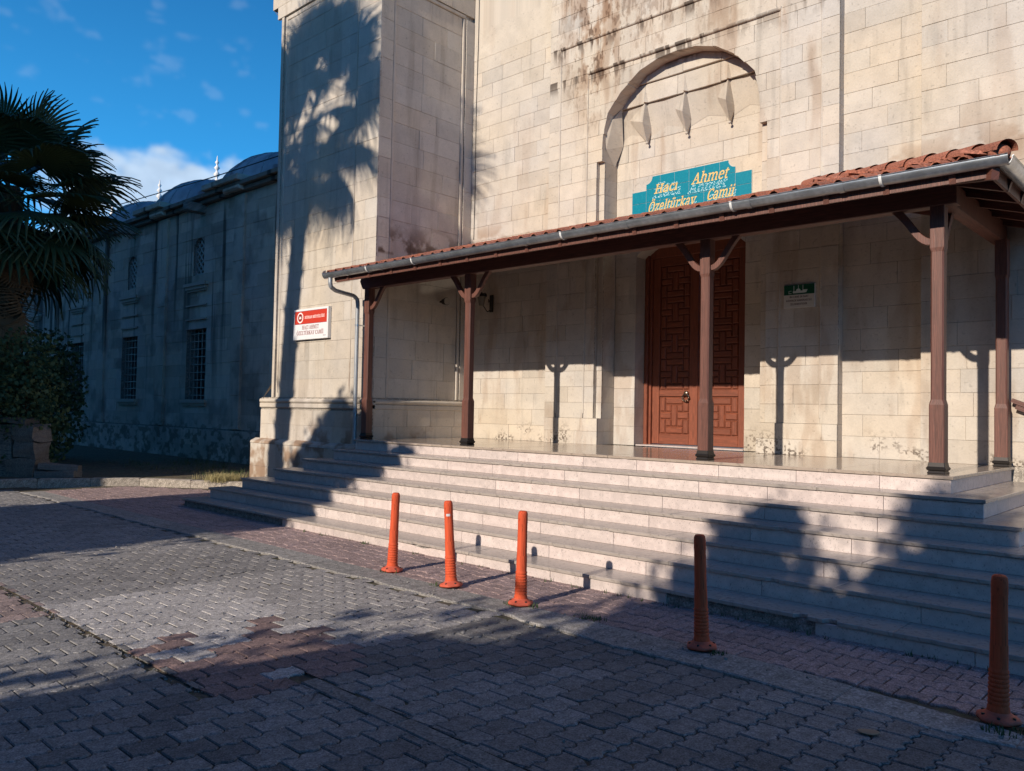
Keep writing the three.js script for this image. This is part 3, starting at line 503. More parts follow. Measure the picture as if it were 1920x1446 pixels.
  for (const s of [-1, 1]) { const x = XC + s * 1.384, p = [], A = [x, 6.55, 0.12], B = [x, 6.0, 0.03], C = [x - s * 0.10, 6.5, -0.02], D = [x - s * 0.20, 6.68, -0.12], E2 = [x, 5.75, -0.22], G = [x - s * 0.13, 6.1, -0.28]; for (const t of s < 0 ? [[A, B, C], [C, B, G], [C, G, D], [B, E2, G]] : [[A, C, B], [C, G, B], [C, D, G], [B, G, E2]]) for (const q of t) p.push(...q); const g = new THREE.BufferGeometry(); g.setAttribute('position', new THREE.Float32BufferAttribute(p, 3)); const t2 = []; for (let i = 0; i < p.length; i += 3) t2.push(...uv(p[i], p[i + 1])); g.setAttribute('uv', new THREE.Float32BufferAttribute(t2, 2)); g.computeVertexNormals(); add('corner_pendant', white(g), M.portal, po); }

  // ---- door: frame and two leaves of interlaced panels
  const zd = -0.65, DL = -0.70 + 0.0, DR = XC + 0.968;
  const dtone = (R) => { const b = 0.92 + 0.22 * R(); return [b, b, b]; };
  add('door_reveal', plainMerge([box(XC - 1.0, XC - 0.968, 0.9, 4.6, -1.0, zn - 0.365), box(XC + 0.968, XC + 1.0, 0.9, 4.6, -1.0, zn - 0.365)]), M.mortar, po);
  add('door_frame', plainMerge([piece(rect(XC - 0.966, XC - 0.90, FL, 4.5), FRONT(zd + 0.10), { d: 0.14, c: 0.008 }), piece(rect(XC - 0.898, XC - 0.855, FL, 4.5), FRONT(zd + 0.05), { d: 0.09, c: 0.006 }), piece(rect(XC + 0.90, XC + 0.966, FL, 4.5), FRONT(zd + 0.10), { d: 0.14, c: 0.008 }), piece(rect(XC + 0.855, XC + 0.898, FL, 4.5), FRONT(zd + 0.05), { d: 0.09, c: 0.006 }), piece(rect(XC - 0.966, XC + 0.966, 4.2, 4.55), FRONT(zd + 0.04), { d: 0.08, c: 0.01 })]), M.door, po);
  add('threshold', piece(rect(XC - 0.95, XC + 0.95, -zn + 0.02, 0.72), FLAT(FL + 0.02), { d: 0.02, c: 0.004 }), M.riser, po);
  const CELL = [[0, 1, 0, 2], [1, 4, 0, 1], [4, 5, 0, 2], [1, 2, 1, 2], [2, 3, 1, 4], [3, 4, 1, 2], [0, 2, 2, 3], [3, 5, 2, 3], [0, 1, 3, 5], [1, 2, 3, 4], [3, 4, 3, 4], [4, 5, 3, 5], [1, 4, 4, 5]];
  for (const s of [-1, 1]) {
    const R = rng(77 + s), a = s < 0 ? XC - 0.853 : XC + 0.004, b = s < 0 ? XC - 0.004 : XC + 0.853, leaf = new THREE.Group(); leaf.name = 'door_leaf'; po.add(leaf);
    const st = 0.135, ia = a + st, ib = b - st - 0.02;
    const W = (u0, u1, v0, v1, w, n, o = {}) => add(n, piece(rect(u0, u1, v0, v1), FRONT(zd + w), { d: 0.03, c: 0.006, tone: dtone(R), uv: o.h ? (u, v) => [v * 1.3 + R() * 0, u * 0.7] : (u, v) => [u * 1.3 + s, v * 0.7], ...o }), M.door, leaf);
    W(a, b, FL + 0.035, 4.2, -0.02, 'door_board');
    W(a, ia, FL + 0.035, 4.2, 0.012, 'stile'); W(ib, b, FL + 0.035, 4.2, 0.012, 'stile');
    for (const [y0, y1] of [[FL + 0.035, 1.285], [1.905, 2.005], [4.06, 4.2]]) W(ia + 0.001, ib - 0.001, y0, y1, 0.010, 'rail', { h: true });
    const cell = (y0, y1, rowsN) => { const cw = (ib - ia - 0.02) / 5, ch = (y1 - y0) / rowsN; for (const [c0, c1, r0, r1] of CELL) { const u0 = ia + 0.01 + c0 * cw, u1 = ia + 0.01 + c1 * cw, v1 = y1 - r0 * ch, v0 = y1 - r1 * ch; const hz = (c1 - c0) > (r1 - r0); W(u0 + 0.006, u1 - 0.006, v0 + 0.006, v1 - 0.006, 0.004, 'door_panel', { c: 0.014, h: hz }); } };
    cell(1.295, 1.895, 5); for (let k = 0; k < 4; k++) cell(2.015 + k * 0.51, 2.015 + (k + 1) * 0.51, 5);
  }
  const kn = new THREE.Group(); kn.name = 'door_knocker'; po.add(kn);
  const boss = new THREE.SphereGeometry(0.045, 14, 10); boss.scale(1, 0.9, 0.6); boss.translate(XC - 0.20, 1.955, zd + 0.03); add('knocker_boss', boss, M.brass, kn);
  const ring = new THREE.TorusGeometry(0.058, 0.011, 8, 20); ring.translate(XC - 0.20, 1.885, zd + 0.045); add('knocker_ring', ring, M.iron, kn);
  for (let i = 0; i < 5; i++) { const g = new THREE.SphereGeometry(0.016, 8, 6), t = Math.PI * (1.05 + 0.23 * i); g.translate(XC - 0.20 + Math.cos(t) * 0.058, 1.885 + Math.sin(t) * 0.058, zd + 0.05); add('knocker_bead', g, M.brass, kn); }
}

// ================================================================ PORCH CANOPY
const RY0 = 3.865, RZ0 = 3.10, SL = 0.30, RX1 = 5.31, HX0 = RX1 - RZ0, RXL = -4.50;   // eave height and line, slope, right eave, where the hip meets the wall
const roofY = (z) => RY0 + (RZ0 - z) * SL;
{
  const cp = thing('porch_canopy', 'timber porch with clay tile roof and grey metal gutter over the entrance', 'canopy');
  // ---- posts: square, chamfered, thicker foot, turned base, curved braces
  const loft = (prof) => { // prof: [y, half, chamfer]
    const pos = [], uvs = []; const ring = ([y, h, c]) => [[-h + c, -h], [h - c, -h], [h, -h + c], [h, h - c], [h - c, h], [-h + c, h], [-h, h - c], [-h, -h + c]].map(([x, z]) => [x, y, z]);
    for (let i = 0; i + 1 < prof.length; i++) { const A = ring(prof[i]), B = ring(prof[i + 1]); for (let k = 0; k < 8; k++) { const l = (k + 1) % 8; for (const [q, u] of [[A[k], k], [B[k], k], [B[l], k + 1], [A[k], k], [B[l], k + 1], [A[l], k + 1]]) { pos.push(...q); uvs.push(u * 0.09, q[1] * 0.55); } } }
    const T = ring(prof[prof.length - 1]); for (let k = 1; k < 7; k++) for (const q of [T[0], T[k + 1], T[k]]) { pos.push(...q); uvs.push(q[0], q[2]); }
    const g = new THREE.BufferGeometry(); g.setAttribute('position', new THREE.Float32BufferAttribute(pos, 3)); g.setAttribute('uv', new THREE.Float32BufferAttribute(uvs, 2)); g.computeVertexNormals(); return white(g);
  };
  const shaftG = loft([[FL + 0.09, 0.068, 0.006], [FL + 0.66, 0.068, 0.006], [FL + 0.71, 0.058, 0.014], [3.22, 0.058, 0.014], [3.26, 0.064, 0.004], [3.66, 0.064, 0.004]]);
  const baseG = loft([[FL + 0.001, 0.076, 0.004], [FL + 0.012, 0.080, 0.004], [FL + 0.03, 0.070, 0.004], [FL + 0.042, 0.084, 0.004], [FL + 0.058, 0.088, 0.004], [FL + 0.072, 0.076, 0.004], [FL + 0.11, 0.0695, 0.004]]);
  const br = new THREE.Shape(); const oc = [], ic = []; for (let i = 0; i <= 10; i++) { const t = i / 10; const x = 0.07 + 0.36 * t, y = 3.30 + 0.37 * Math.pow(t, 1.35) + 0.035 * Math.sin(t * Math.PI * 2) * -0.6; oc.push([x, y]); ic.push([x - 0.028 - 0.012 * t, y + 0.052]); }
  br.moveTo(...oc[0]); for (const p of oc.slice(1)) br.lineTo(...p); for (const p of ic.reverse()) br.lineTo(...p); br.closePath();
  const brG = new THREE.ExtrudeGeometry(br, { depth: 0.055, bevelEnabled: true, bevelSize: 0.004, bevelThickness: 0.004, bevelSegments: 1, curveSegments: 4 }); brG.translate(0, 0, -0.0275); white(brG);
  const ZP = 2.38;
  const posts = [[-4.30, ZP, [0]], [-1.83, ZP, [0, Math.PI]], [2.145, ZP, [0, Math.PI]], [4.63, ZP, [Math.PI, Math.PI / 2]], [4.75, 0.36, []]];
  for (const [x, z, arms] of posts) {
    const p = new THREE.Group(); p.name = 'post'; p.position.set(x, 0, z); cp.add(p);
    add('shaft', shaftG, M.wood, p); add('post_base', baseG, M.iron, p);
    for (const a of arms) { const b = add('brace', brG, M.wood, p); b.rotation.y = a; }
  }
  // ---- beams and rafters
  add('front_beam', piece([[-4.42, 3.66], [4.80, 3.66], [4.80, 3.88], [-4.45, 3.88], [-4.50, 3.80], [-4.46, 3.72]], FRONT(ZP + 0.07), { d: 0.14, c: 0.008, uv: (u, v) => [v, u * 0.6] }), M.wood, cp);
  add('side_beam', box(4.62, 4.76, 3.66, 3.879, 0.17, ZP - 0.072, 0.8), M.wood, cp);
  add('wall_plate', box(-4.30, 4.6, 4.48, 4.60, 0.18, 0.26, 0.8), M.wood, cp);
  const up = 0.09;
  for (let x = -4.05; x < 5.0; x += 0.56) { const zb = Math.max(0.2, x - HX0 + 0.05); const y = (z) => roofY(z) - 0.145; add('rafter', bar(V(x, y(3.03), 3.03), V(x, y(zb), zb), 0.055, 0.10), M.wood, cp); }
  for (let z = 0.35; z < 2.9; z += 0.52) { const xb = Math.max(3.0, HX0 + z + 0.05); const y = (x) => RY0 + (RX1 - x) * SL - 0.145; add('rafter', bar(V(5.24, y(5.24), z), V(xb - 0.02, y(xb - 0.02), z), 0.055, 0.10), M.wood, cp); }
  add('hip_rafter', bar(V(5.25, roofY(3.04) - 0.15, 3.04), V(HX0 + 0.1, roofY(0.1) - 0.15, 0.1), 0.07, 0.13), M.wood, cp);
  const deck = (pts) => { const pos = []; const dn = 0.085; const P = pts.map(([x, y, z]) => [x, y - 0.060, z]), Q = pts.map(([x, y, z]) => [x, y - dn, z]); for (let k = 1; k + 1 < P.length; k++) { pos.push(...P[0], ...P[k], ...P[k + 1], ...Q[0], ...Q[k + 1], ...Q[k]); } for (let k = 0; k < P.length; k++) { const l = (k + 1) % P.length; pos.push(...P[k], ...Q[k], ...Q[l], ...P[k], ...Q[l], ...P[l]); } const g = new THREE.BufferGeometry(); g.setAttribute('position', new THREE.Float32BufferAttribute(pos, 3)); const uv = []; for (let i = 0; i < pos.length; i += 3) uv.push(pos[i] * 0.8, pos[i + 2] * 0.8); g.setAttribute('uv', new THREE.Float32BufferAttribute(uv, 2)); g.computeVertexNormals(); return white(g); };
  const e = 0.06, edgeY = RY0 + e * SL;
  add('roof_deck', deck([[RXL + 0.1, edgeY, RZ0 - e], [RX1 - e, edgeY, RZ0 - e], [HX0 + 2.29, roofY(2.29), 2.29], [RXL + 0.1, roofY(2.29), 2.29]]), M.wood, cp);
  add('roof_deck', deck([[TX + 0.005, roofY(2.289), 2.289], [HX0 + 2.289, roofY(2.289), 2.289], [HX0 + 0.17, roofY(0.17), 0.17], [TX + 0.005, roofY(0.17), 0.17]]), M.wood, cp);
  add('roof_deck', deck([[RX1 - e, edgeY, RZ0 - e - 0.003], [RX1 - e, edgeY, 0.17], [HX0 + 0.172, roofY(0.17), 0.169]]), M.wood, cp);
  add('fascia', box(RXL + 0.12, RX1 - 0.07, 3.70, 3.825, 2.985, 3.012, 0.8), M.wood, cp);
  add('fascia', box(RX1 - 0.112, RX1 - 0.085, 3.70, 3.825, 0.17, 2.98, 0.8), M.wood, cp);
  add('barge_board', bar(V(RXL + 0.08, roofY(3.02) - 0.10, 3.02), V(RXL + 0.08, roofY(2.32) - 0.10, 2.32), 0.03, 0.15), M.wood, cp);
  // ---- clay tiles, each a curved shell; laid from the eave up
  const TW = 0.215, TLn = 0.37, prof = []; for (let i = 0; i <= 9; i++) { const t = i / 9; prof.push([t * (TW + 0.012), t < 0.56 ? 0.012 + 0.048 * Math.sin(Math.PI * t / 0.56) : 0.012 - 0.014 * Math.sin(Math.PI * (t - 0.56) / 0.44)]); }
  const tileG = (R) => { const pos = [], uv = [], col = [], k = 0.84 + 0.32 * R(), w = 0.9 + 0.2 * R(), o = R() * 7; const th = 0.014; const put = (x, y, z) => { pos.push(x, y, z); uv.push(x * 1.8 + o, z * 1.8 + o); col.push(k, k * w, k * w * w); };
    for (let i = 0; i < 9; i++) { const [x0, y0] = prof[i], [x1, y1] = prof[i + 1]; const a = 0.0, b = -TLn, f = 0.018, g2 = 0.002;
      for (const [A, B] of [[[x0, y0 + f, a], [x1, y1 + f, a]]]) { put(...A); put(...B); put(x1, y1 + g2, b); put(...A); put(x1, y1 + g2, b); put(x0, y0 + g2, b); }
      put(x0, y0 + f - th, a); put(x1, y1 + f - th, a); put(x1, y1 + f, a); put(x0, y0 + f - th, a); put(x1, y1 + f, a); put(x0, y0 + f, a); }
    const g = new THREE.BufferGeometry(); g.setAttribute('position', new THREE.Float32BufferAttribute(pos, 3)); g.setAttribute('uv', new THREE.Float32BufferAttribute(uv, 2)); g.setAttribute('color', new THREE.Float32BufferAttribute(col, 3)); g.computeVertexNormals(); return g; };
  const R = rng(404), VAR = Array.from({ length: 10 }, () => tileG(R)), clay = M.clay; clay.side = THREE.DoubleSide;
  const ang = Math.atan(SL), spots = [];
  for (let r = 0; r < 10; r++) for (let c = 0; c < 47; c++) {
    const s = r * 0.325, z = RZ0 + 0.02 - s * Math.cos(ang), y = RY0 + s * Math.sin(ang) - 0.046, x = RXL + c * TW; if (z < 0.25) continue;
    if (x + TW > HX0 + z + 0.04) continue; if (z < 2.66 && x < TX - 0.02) continue;
    spots.push([x, y, z, 0, r]);
  }
  for (let r = 0; r < 8; r++) for (let c = 0; c < 14; c++) { const s = r * 0.325, x = RX1 + 0.02 - s * Math.cos(ang), y = RY0 + s * Math.sin(ang) - 0.046, z = 3.08 - c * TW; if (z - TW < 0.16) continue; if (z > x - HX0 + 0.02) continue; spots.push([x, y, z, 1, r]); }
  const restG = []; let n = 0; spots.sort((a, b) => a[4] - b[4]);
  for (const [x, y, z, side] of spots) {
    const o = new THREE.Object3D(); o.position.set(x + (R() - 0.5) * 0.008, y + (R() - 0.5) * 0.006, z + (R() - 0.5) * 0.025); o.rotation.order = 'YXZ'; if (side) o.rotation.y = Math.PI / 2; o.rotation.x = ang; o.rotation.z = (R() - 0.5) * 0.03; o.rotation.y += (R() - 0.5) * 0.03;
    const g = VAR[Math.floor(R() * 10)];
    if (n++ < 290) { const m = add('roof_tile', g, clay, cp); m.position.copy(o.position); m.rotation.copy(o.rotation); } else { o.updateMatrix(); restG.push(g.clone().applyMatrix4(o.matrix)); }
  }
  if (restG.length) { const m = add('roof_tiles', plainMerge(restG), clay, cp); m.userData.kind = 'stuff'; }
  { // hip caps
    const a = V(RX1 + 0.03, RY0 + 0.0, RZ0 + 0.03), b = V(HX0 + 0.15, roofY(0.15), 0.15), d = b.clone().sub(a).normalize(), N = 11;
    for (let i = 0; i < N; i++) { const g = new THREE.CylinderGeometry(0.070, 0.092, 0.46, 14, 1, true, 0, Math.PI); g.rotateZ(0); g.rotateY(-Math.PI / 2); g.rotateX(Math.PI / 2); const m = new THREE.Matrix4().lookAt(V(0, 0, 0), d, V(0, 1, 0)); g.rotateX(Math.PI); g.applyMatrix4(m); const t = a.clone().addScaledVector(d, 0.20 + i * 0.385); g.translate(t.x, t.y + 0.012 + (i % 2) * 0.004, t.z); const k = 0.85 + 0.3 * R(); white(g); g.attributes.color.array.fill(k); add('hip_tile', g, clay, cp); }
    const pl = new THREE.SphereGeometry(0.088, 14, 10); pl.scale(1, 0.9, 1); pl.translate(a.x - 0.055, a.y + 0.012, a.z - 0.055); add('mortar_plug', white(pl), M.clay, cp);
  }
  // ---- gutter, sleeves, outlet and downpipe
  const half = (r, x0, x1, th = 0.004) => { const sh = new THREE.Shape(); sh.absarc(0, 0, r, Math.PI, Math.PI * 2, false); sh.lineTo(r + 0.012, 0.006); sh.lineTo(r + 0.006, 0.012); sh.lineTo(r - 0.006, 0.004); sh.absarc(0, 0, r - th, Math.PI * 2, Math.PI, true); sh.closePath(); const g = new THREE.ExtrudeGeometry(sh, { depth: x1 - x0, bevelEnabled: false, curveSegments: 16 }); return g; };
  const GY = 3.838, GZ = 3.075;
  const gx = half(0.072, RXL - 0.10, RX1 + 0.05); gx.rotateY(-Math.PI / 2); gx.translate(RX1 + 0.05, 0, 0); { const p = gx.attributes.position; } 
  gx.applyMatrix4(new THREE.Matrix4().makeTranslation(0, GY, GZ));
  add('gutter', white(gx), M.zinc, cp);
  const gz = half(0.072, 0, GZ - 0.2); gz.translate(RX1 + 0.0, GY - 0.002, 0.2); add('gutter', white(gz), M.zinc, cp);
  for (const x of [-3.92, -3.05, -1.62, -0.05, 1.52, 3.05, 4.0]) { const g = half(0.077, 0, 0.055); g.rotateY(-Math.PI / 2); g.translate(x, GY - 0.001, GZ); add('gutter_sleeve', white(g), M.zinc, cp); }
  for (const x of [-3.4, -2.3, 0.55, 2.85, 4.35]) { const g = half(0.080, 0, 0.026); g.rotateY(-Math.PI / 2); g.translate(x, GY, GZ); add('gutter_bracket', white(g), M.white, cp); }
  const cap = new THREE.CylinderGeometry(0.073, 0.073, 0.004, 20, 1, false, 0, Math.PI); cap.rotateZ(Math.PI / 2); cap.rotateX(Math.PI / 2); cap.translate(RXL - 0.098, GY, GZ); add('gutter_end', white(cap), M.zinc, cp);
  const dp = new THREE.Group(); dp.name = 'downpipe'; cp.add(dp);
  add('pipe', tube([V(-4.46, GY - 0.06, GZ), V(-4.46, 3.69, GZ), V(-4.47, 3.63, GZ - 0.02), V(-4.52, 3.585, 2.92), V(-4.57, 3.55, 2.52), V(-4.58, 3.50, 2.435), V(-4.58, 3.40, 2.42), V(-4.58, 2.2, 2.42), V(-4.58, 1.00, 2.42)], 0.036, 90, 14), M.pipe, dp);
  for (const y of [3.05, 1.5]) { const g = new THREE.CylinderGeometry(0.042, 0.042, 0.03, 16); g.translate(-4.58, y, 2.42); add('pipe_clamp', white(g), M.zinc, dp); add('pipe_clamp', box(-4.575, -4.56, y - 0.012, y + 0.012, 2.26, 2.40), M.zinc, dp); }
}

// ================================================================ SIGNS
function canvasTex(w, h, draw) { const c = document.createElement('canvas'); c.width = w; c.height = h; const x = c.getContext('2d'); draw(x, w, h); const t = new THREE.CanvasTexture(c); t.colorSpace = THREE.SRGBColorSpace; t.anisotropy = 8; return t; }
function fit(x, s, cx, cy, w, px, font) { x.font = font.replace('#', px); x.textAlign = 'center'; x.textBaseline = 'middle'; const m = x.measureText(s).width; x.save(); x.translate(cx, cy); x.scale(w / m, 1); x.fillText(s, 0, 0); x.restore(); }
function plate(parent, name, x0, x1, y0, y1, z, t, rough = 0.4) { const g = new THREE.PlaneGeometry(x1 - x0, y1 - y0); g.translate((x0 + x1) / 2, (y0 + y1) / 2, z); return add(name, g, mat({ map: t, roughness: rough }), parent); }
{
  const s = thing('mosque_sign', 'white and red lettered sign board fixed to the tower front', 'sign');
  const X0 = -6.775, X1 = -5.625, Y0 = 2.895, Y1 = 3.478, Z = TZ + 0.03;
  add('board', box(X0, X1, Y0, Y1, TZ - 0.03, Z), M.white, s);
  plate(s, 'print', X0 + 0.005, X1 - 0.005, Y0 + 0.005, Y1 - 0.005, Z + 0.003, canvasTex(1024, 520, (x, w, h) => {
    x.fillStyle = '#e6e3e2'; x.fillRect(0, 0, w, h); x.fillStyle = '#c8402e'; x.fillRect(34, 34, 956, 220); x.fillStyle = '#5b4a66'; x.fillRect(34, 30, 956, 5); x.fillRect(34, 254, 956, 5);
    x.fillStyle = '#f6f2ee'; x.beginPath(); x.arc(200, 144, 92, 0, 7); x.fill(); x.fillStyle = '#c8402e'; x.beginPath(); x.arc(200, 144, 70, 0, 7); x.fill(); x.fillStyle = '#6d2a2e'; x.beginPath(); x.arc(200, 144, 54, 0, 7); x.fill();
    x.fillStyle = '#f3e2d8'; x.fillRect(172, 140, 56, 26); x.beginPath(); x.arc(200, 140, 20, Math.PI, 0); x.fill(); x.fillRect(166, 112, 6, 54); x.fillRect(228, 112, 6, 54);
    x.fillStyle = '#f9efe8'; fit(x, 'SEYHAN MÜFTÜLÜĞÜ', 632, 146, 590, 66, 'bold #px serif');
    x.fillStyle = '#7d2a26'; fit(x, 'HACI AHMET', 512, 318, 500, 92, 'bold #px serif'); fit(x, 'ÖZELTÜRKAY CAMİİ', 500, 412, 800, 92, 'bold #px serif');
    x.fillStyle = '#4b4a55'; fit(x, 'Reklam', 930, 474, 84, 24, 'bold #px sans-serif');
  }), 0.3);
}
{
  const s = thing('camera_notice', 'small green and pale notice plate on the pilaster right of the door', 'sign');
  const X0 = 2.085, X1 = 2.515, Y0 = 3.095, Y1 = 3.412, Z = 0.172;
  add('plate', box(X0, X1, Y0, Y1, 0.13, Z), M.white, s);
  plate(s, 'print', X0 + 0.003, X1 - 0.003, Y0 + 0.003, Y1 - 0.003, Z + 0.003, canvasTex(640, 470, (x, w, h) => {
    x.fillStyle = '#cfc9bd'; x.fillRect(0, 0, w, h); x.fillStyle = '#0f5038'; x.fillRect(0, 0, w, 205);
    x.fillStyle = '#cfd6cf'; for (const q of [205, 300, 395]) { x.fillRect(q, 20, 12, 110); x.beginPath(); x.moveTo(q - 2, 30); x.lineTo(q + 6, 0); x.lineTo(q + 14, 30); x.fill(); } x.fillRect(190, 130, 250, 45); x.beginPath(); x.arc(305, 130, 48, Math.PI, 0); x.fill(); x.fillRect(100, 120, 60, 10); x.fillRect(100, 120, 10, 60); x.fillRect(100, 170, 60, 12); x.beginPath(); x.moveTo(400, 110); x.lineTo(500, 110); x.lineTo(470, 172); x.lineTo(400, 172); x.fill();
    x.fillStyle = '#3a1512'; fit(x, 'BU CAMİ 24 SAAT', 320, 250, 400, 54, 'bold #px sans-serif'); fit(x, 'GÜVENLİK KAMERASI İLE', 315, 325, 540, 54, 'bold #px sans-serif'); fit(x, 'İZLENMEKTEDİR', 315, 400, 350, 54, 'bold #px sans-serif');
  }), 0.35);
}
{
  const s = thing('tile_sign', 'turquoise glazed tile panel with faded gold script in the arched niche', 'sign');
  const X0 = -0.76, X1 = 1.385, Y0 = 4.70, Y1 = 5.50, W = 2048, H = 764, px = W / (X1 - X0), N = rng(3);
  const t = canvasTex(W, H, (x) => {
    x.fillStyle = '#127f93'; x.fillRect(0, 0, W, H);
    for (let i = 0; i < 5200; i++) { const a = N() * W, b = N() * H, r = 3 + 12 * N(); x.fillStyle = N() < 0.5 ? 'rgba(8,104,128,0.20)' : 'rgba(52,156,166,0.17)'; x.beginPath(); x.ellipse(a, b, r, r * 0.5, N() * 3, 0, 7); x.fill(); }
    const P = (a, b) => [(a - X0) * px, (Y1 - b) * px];
    const script = (str, xa, xb, yb, size, gold) => {
      const [a] = P(xa, 0), [b] = P(xb, 0), [, c] = P(0, yb); x.font = size + 'px serif'; x.textAlign = 'left'; x.textBaseline = 'alphabetic'; const w = x.measureText(str).width;
      x.save(); x.translate(a, c); x.transform((b - a) / w, 0, -0.30, 1, 0, 0);
      if (gold) { x.lineWidth = 16; x.strokeStyle = 'rgba(70,78,70,0.7)'; x.strokeText(str, 0, 0); x.fillStyle = '#d9ae62'; x.fillText(str, 0, 0); x.lineWidth = 5; x.strokeStyle = '#f0d79a'; x.strokeText(str, 0, 0); }
      else { x.lineWidth = 7; x.strokeStyle = 'rgba(206,230,232,0.95)'; x.setLineDash([34, 12, 18, 22]); x.strokeText(str, 0, 0); }
      x.restore();
    };
    script('Hacı', -0.36, 0.16, 5.12, 190, false); script('Hacı', -0.30, 0.10, 5.20, 205, false); script('Ahmet', 0.30, 0.95, 5.09, 190, false); script('Özeltürkay', -0.46, 0.42, 4.83, 200, false); script('Camii', 0.62, 1.10, 4.86, 190, false);
    script('Hacı', -0.33, 0.10, 5.19, 190, true); script('Ahmet', 0.36, 0.98, 5.22, 220, true); script('Özeltürkay', -0.45, 0.42, 4.90, 215, true); script('Camii', 0.62, 1.08, 4.93, 215, true);
  });
  const m = new THREE.MeshPhysicalMaterial({ map: t, roughness: 0.28, clearcoat: 0.3, clearcoatRoughness: 0.15 }), grout = mat({ color: rgb(0.62, 0.62, 0.58) }), zb = -0.282;
  const uv = (u, v) => [(u - X0) / (X1 - X0), (v - Y0) / (Y1 - Y0)], F = FRONT(zb + 0.012);
  const CX0 = -0.478, CX1 = 1.107, cols = 6, cw = (CX1 - CX0) / cols, rows = [4.70, 4.86, 5.07, 5.28, 5.483];
  const out = [[-0.752, 4.70], [1.377, 4.70], [1.377, 5.268], [CX1, 5.268], [CX1, 5.36]]; for (let i = 1; i < 6; i++) { const a = Math.PI * (1.5 - 0.5 * i / 6); out.push([CX1 + 0.004 + 0.118 * Math.cos(a), 5.483 + 0.118 * Math.sin(a)]); } out.push([CX1 - 0.116, 5.485], [CX0 + 0.116, 5.485]); for (let i = 1; i < 6; i++) { const a = Math.PI * (2 - 0.5 * i / 6); out.push([CX0 - 0.004 + 0.118 * Math.cos(a), 5.483 + 0.118 * Math.sin(a)]); } out.push([CX0, 5.36], [CX0, 5.268], [-0.752, 5.268]);
  add('grout_bed', piece(out, FRONT(zb + 0.006), { d: 0.02, c: 0.002 }), grout, s);
  const g = 0.0022;
  for (let r = 0; r < 4; r++) for (let c = -1; c <= cols; c++) {
    const a = c < 0 ? -0.75 : CX0 + c * cw, b = c < 0 ? CX0 : c === cols ? 1.375 : a + cw, y0 = rows[r], y1 = rows[r + 1]; if ((c < 0 || c === cols) && r === 3) continue;
    let pts = rect(a + g, b - g, y0 + g, (c < 0 || c === cols) && r === 2 ? 5.266 : y1 - g);
    if (r === 3 && (c === 0 || c === cols - 1)) { const s2 = c === 0, X = s2 ? a : b, q = [], k = s2 ? 1 : -1; for (let i = 0; i <= 6; i++) { const w = Math.PI / 2 * i / 6; q.push([X + k * (g + 0.116 * Math.sin(w)), 5.481 - 0.116 * Math.cos(w)]); } pts = s2 ? [[a + g, y0 + g], [b - g, y0 + g], [b - g, y1 - g], ...q.slice().reverse()] : [[b - g, y0 + g], [a + g, y0 + g], [a + g, y1 - g], ...q.slice().reverse()]; }
    add('glazed_tile', piece(pts, F, { d: 0.01, c: 0.0015, uv }), m, s);
  }
}

// ================================================================ WALL LANTERN, CABLES, HANDRAIL
{
  const l = thing('wall_lantern', 'black wrought iron lantern on a bracket in the porch corner', 'lantern', [-3.68, 3.62, 0.02]);
  add('back_plate', box(-0.04, 0.04, -0.16, 0.16, 0, 0.02), M.iron, l);
  add('bracket', tube([V(0, -0.12, 0.02), V(0.0, -0.16, 0.12), V(0, -0.02, 0.26), V(0, 0.15, 0.26), V(0, 0.18, 0.18), V(0, 0.12, 0.15)], 0.010, 30, 6), M.iron, l);
  const c = new THREE.CylinderGeometry(0.075, 0.05, 0.17, 6, 1); c.translate(0, 0.02, 0.27); add('lantern_glass', c, mat({ color: rgb(0.20, 0.17, 0.13), roughness: 0.15 }), l);
  const cr = new THREE.ConeGeometry(0.10, 0.08, 6); cr.translate(0, 0.15, 0.27); add('lantern_roof', cr, M.iron, l);
  for (let i = 0; i < 6; i++) { const t = i * Math.PI / 3, g = new THREE.ConeGeometry(0.014, 0.07, 5); g.translate(Math.cos(t) * 0.09, 0.14, 0.27 + Math.sin(t) * 0.09); add('lantern_spike', g, M.iron, l); }
  add('scroll', tube([V(0.02, -0.10, 0.05), V(0.09, -0.16, 0.10), V(0.13, -0.06, 0.16), V(0.09, 0.06, 0.18), V(0.06, 0.0, 0.15)], 0.008, 30, 6), M.iron, l);
}
{
  const f = thing('floodlight', 'small floodlight on a bracket beside the tower panel under the porch', 'lamp', [TX, 3.62, 0.75]);
  add('arm', box(0, 0.10, -0.015, 0.015, -0.015, 0.015), M.iron, f);
  const g = new THREE.CylinderGeometry(0.075, 0.05, 0.10, 14); g.rotateZ(-Math.PI / 2); g.translate(0.13, 0, 0); add('head', g, M.iron, f);
  const k = new THREE.CylinderGeometry(0.066, 0.066, 0.01, 14); k.rotateZ(-Math.PI / 2); k.translate(0.185, 0, 0); add('lens', k, mat({ color: rgb(0.45, 0.42, 0.36), roughness: 0.2 }), f);
}
tag(add('wall_cable', tube([V(-4.20, 11, 0.012), V(-4.19, 9, 0.012), V(-4.215, 7.4, 0.012), V(-4.20, 6, 0.012), V(-4.21, 4.9, 0.012)], 0.006, 40, 5), M.iron), 'thin dark cable running down the wall corner above the roof', 'cable');
tag(add('overhead_cable', tube([V(-33, 9.1, -0.2), V(-26, 8.5, 0.2), V(-20, 8.08, 0.4), V(-14, 7.78, 0.5), V(-8, 7.62, 0.5)], 0.014, 50, 6), M.iron), 'dark overhead cable strung across in front of the domes', 'cable');
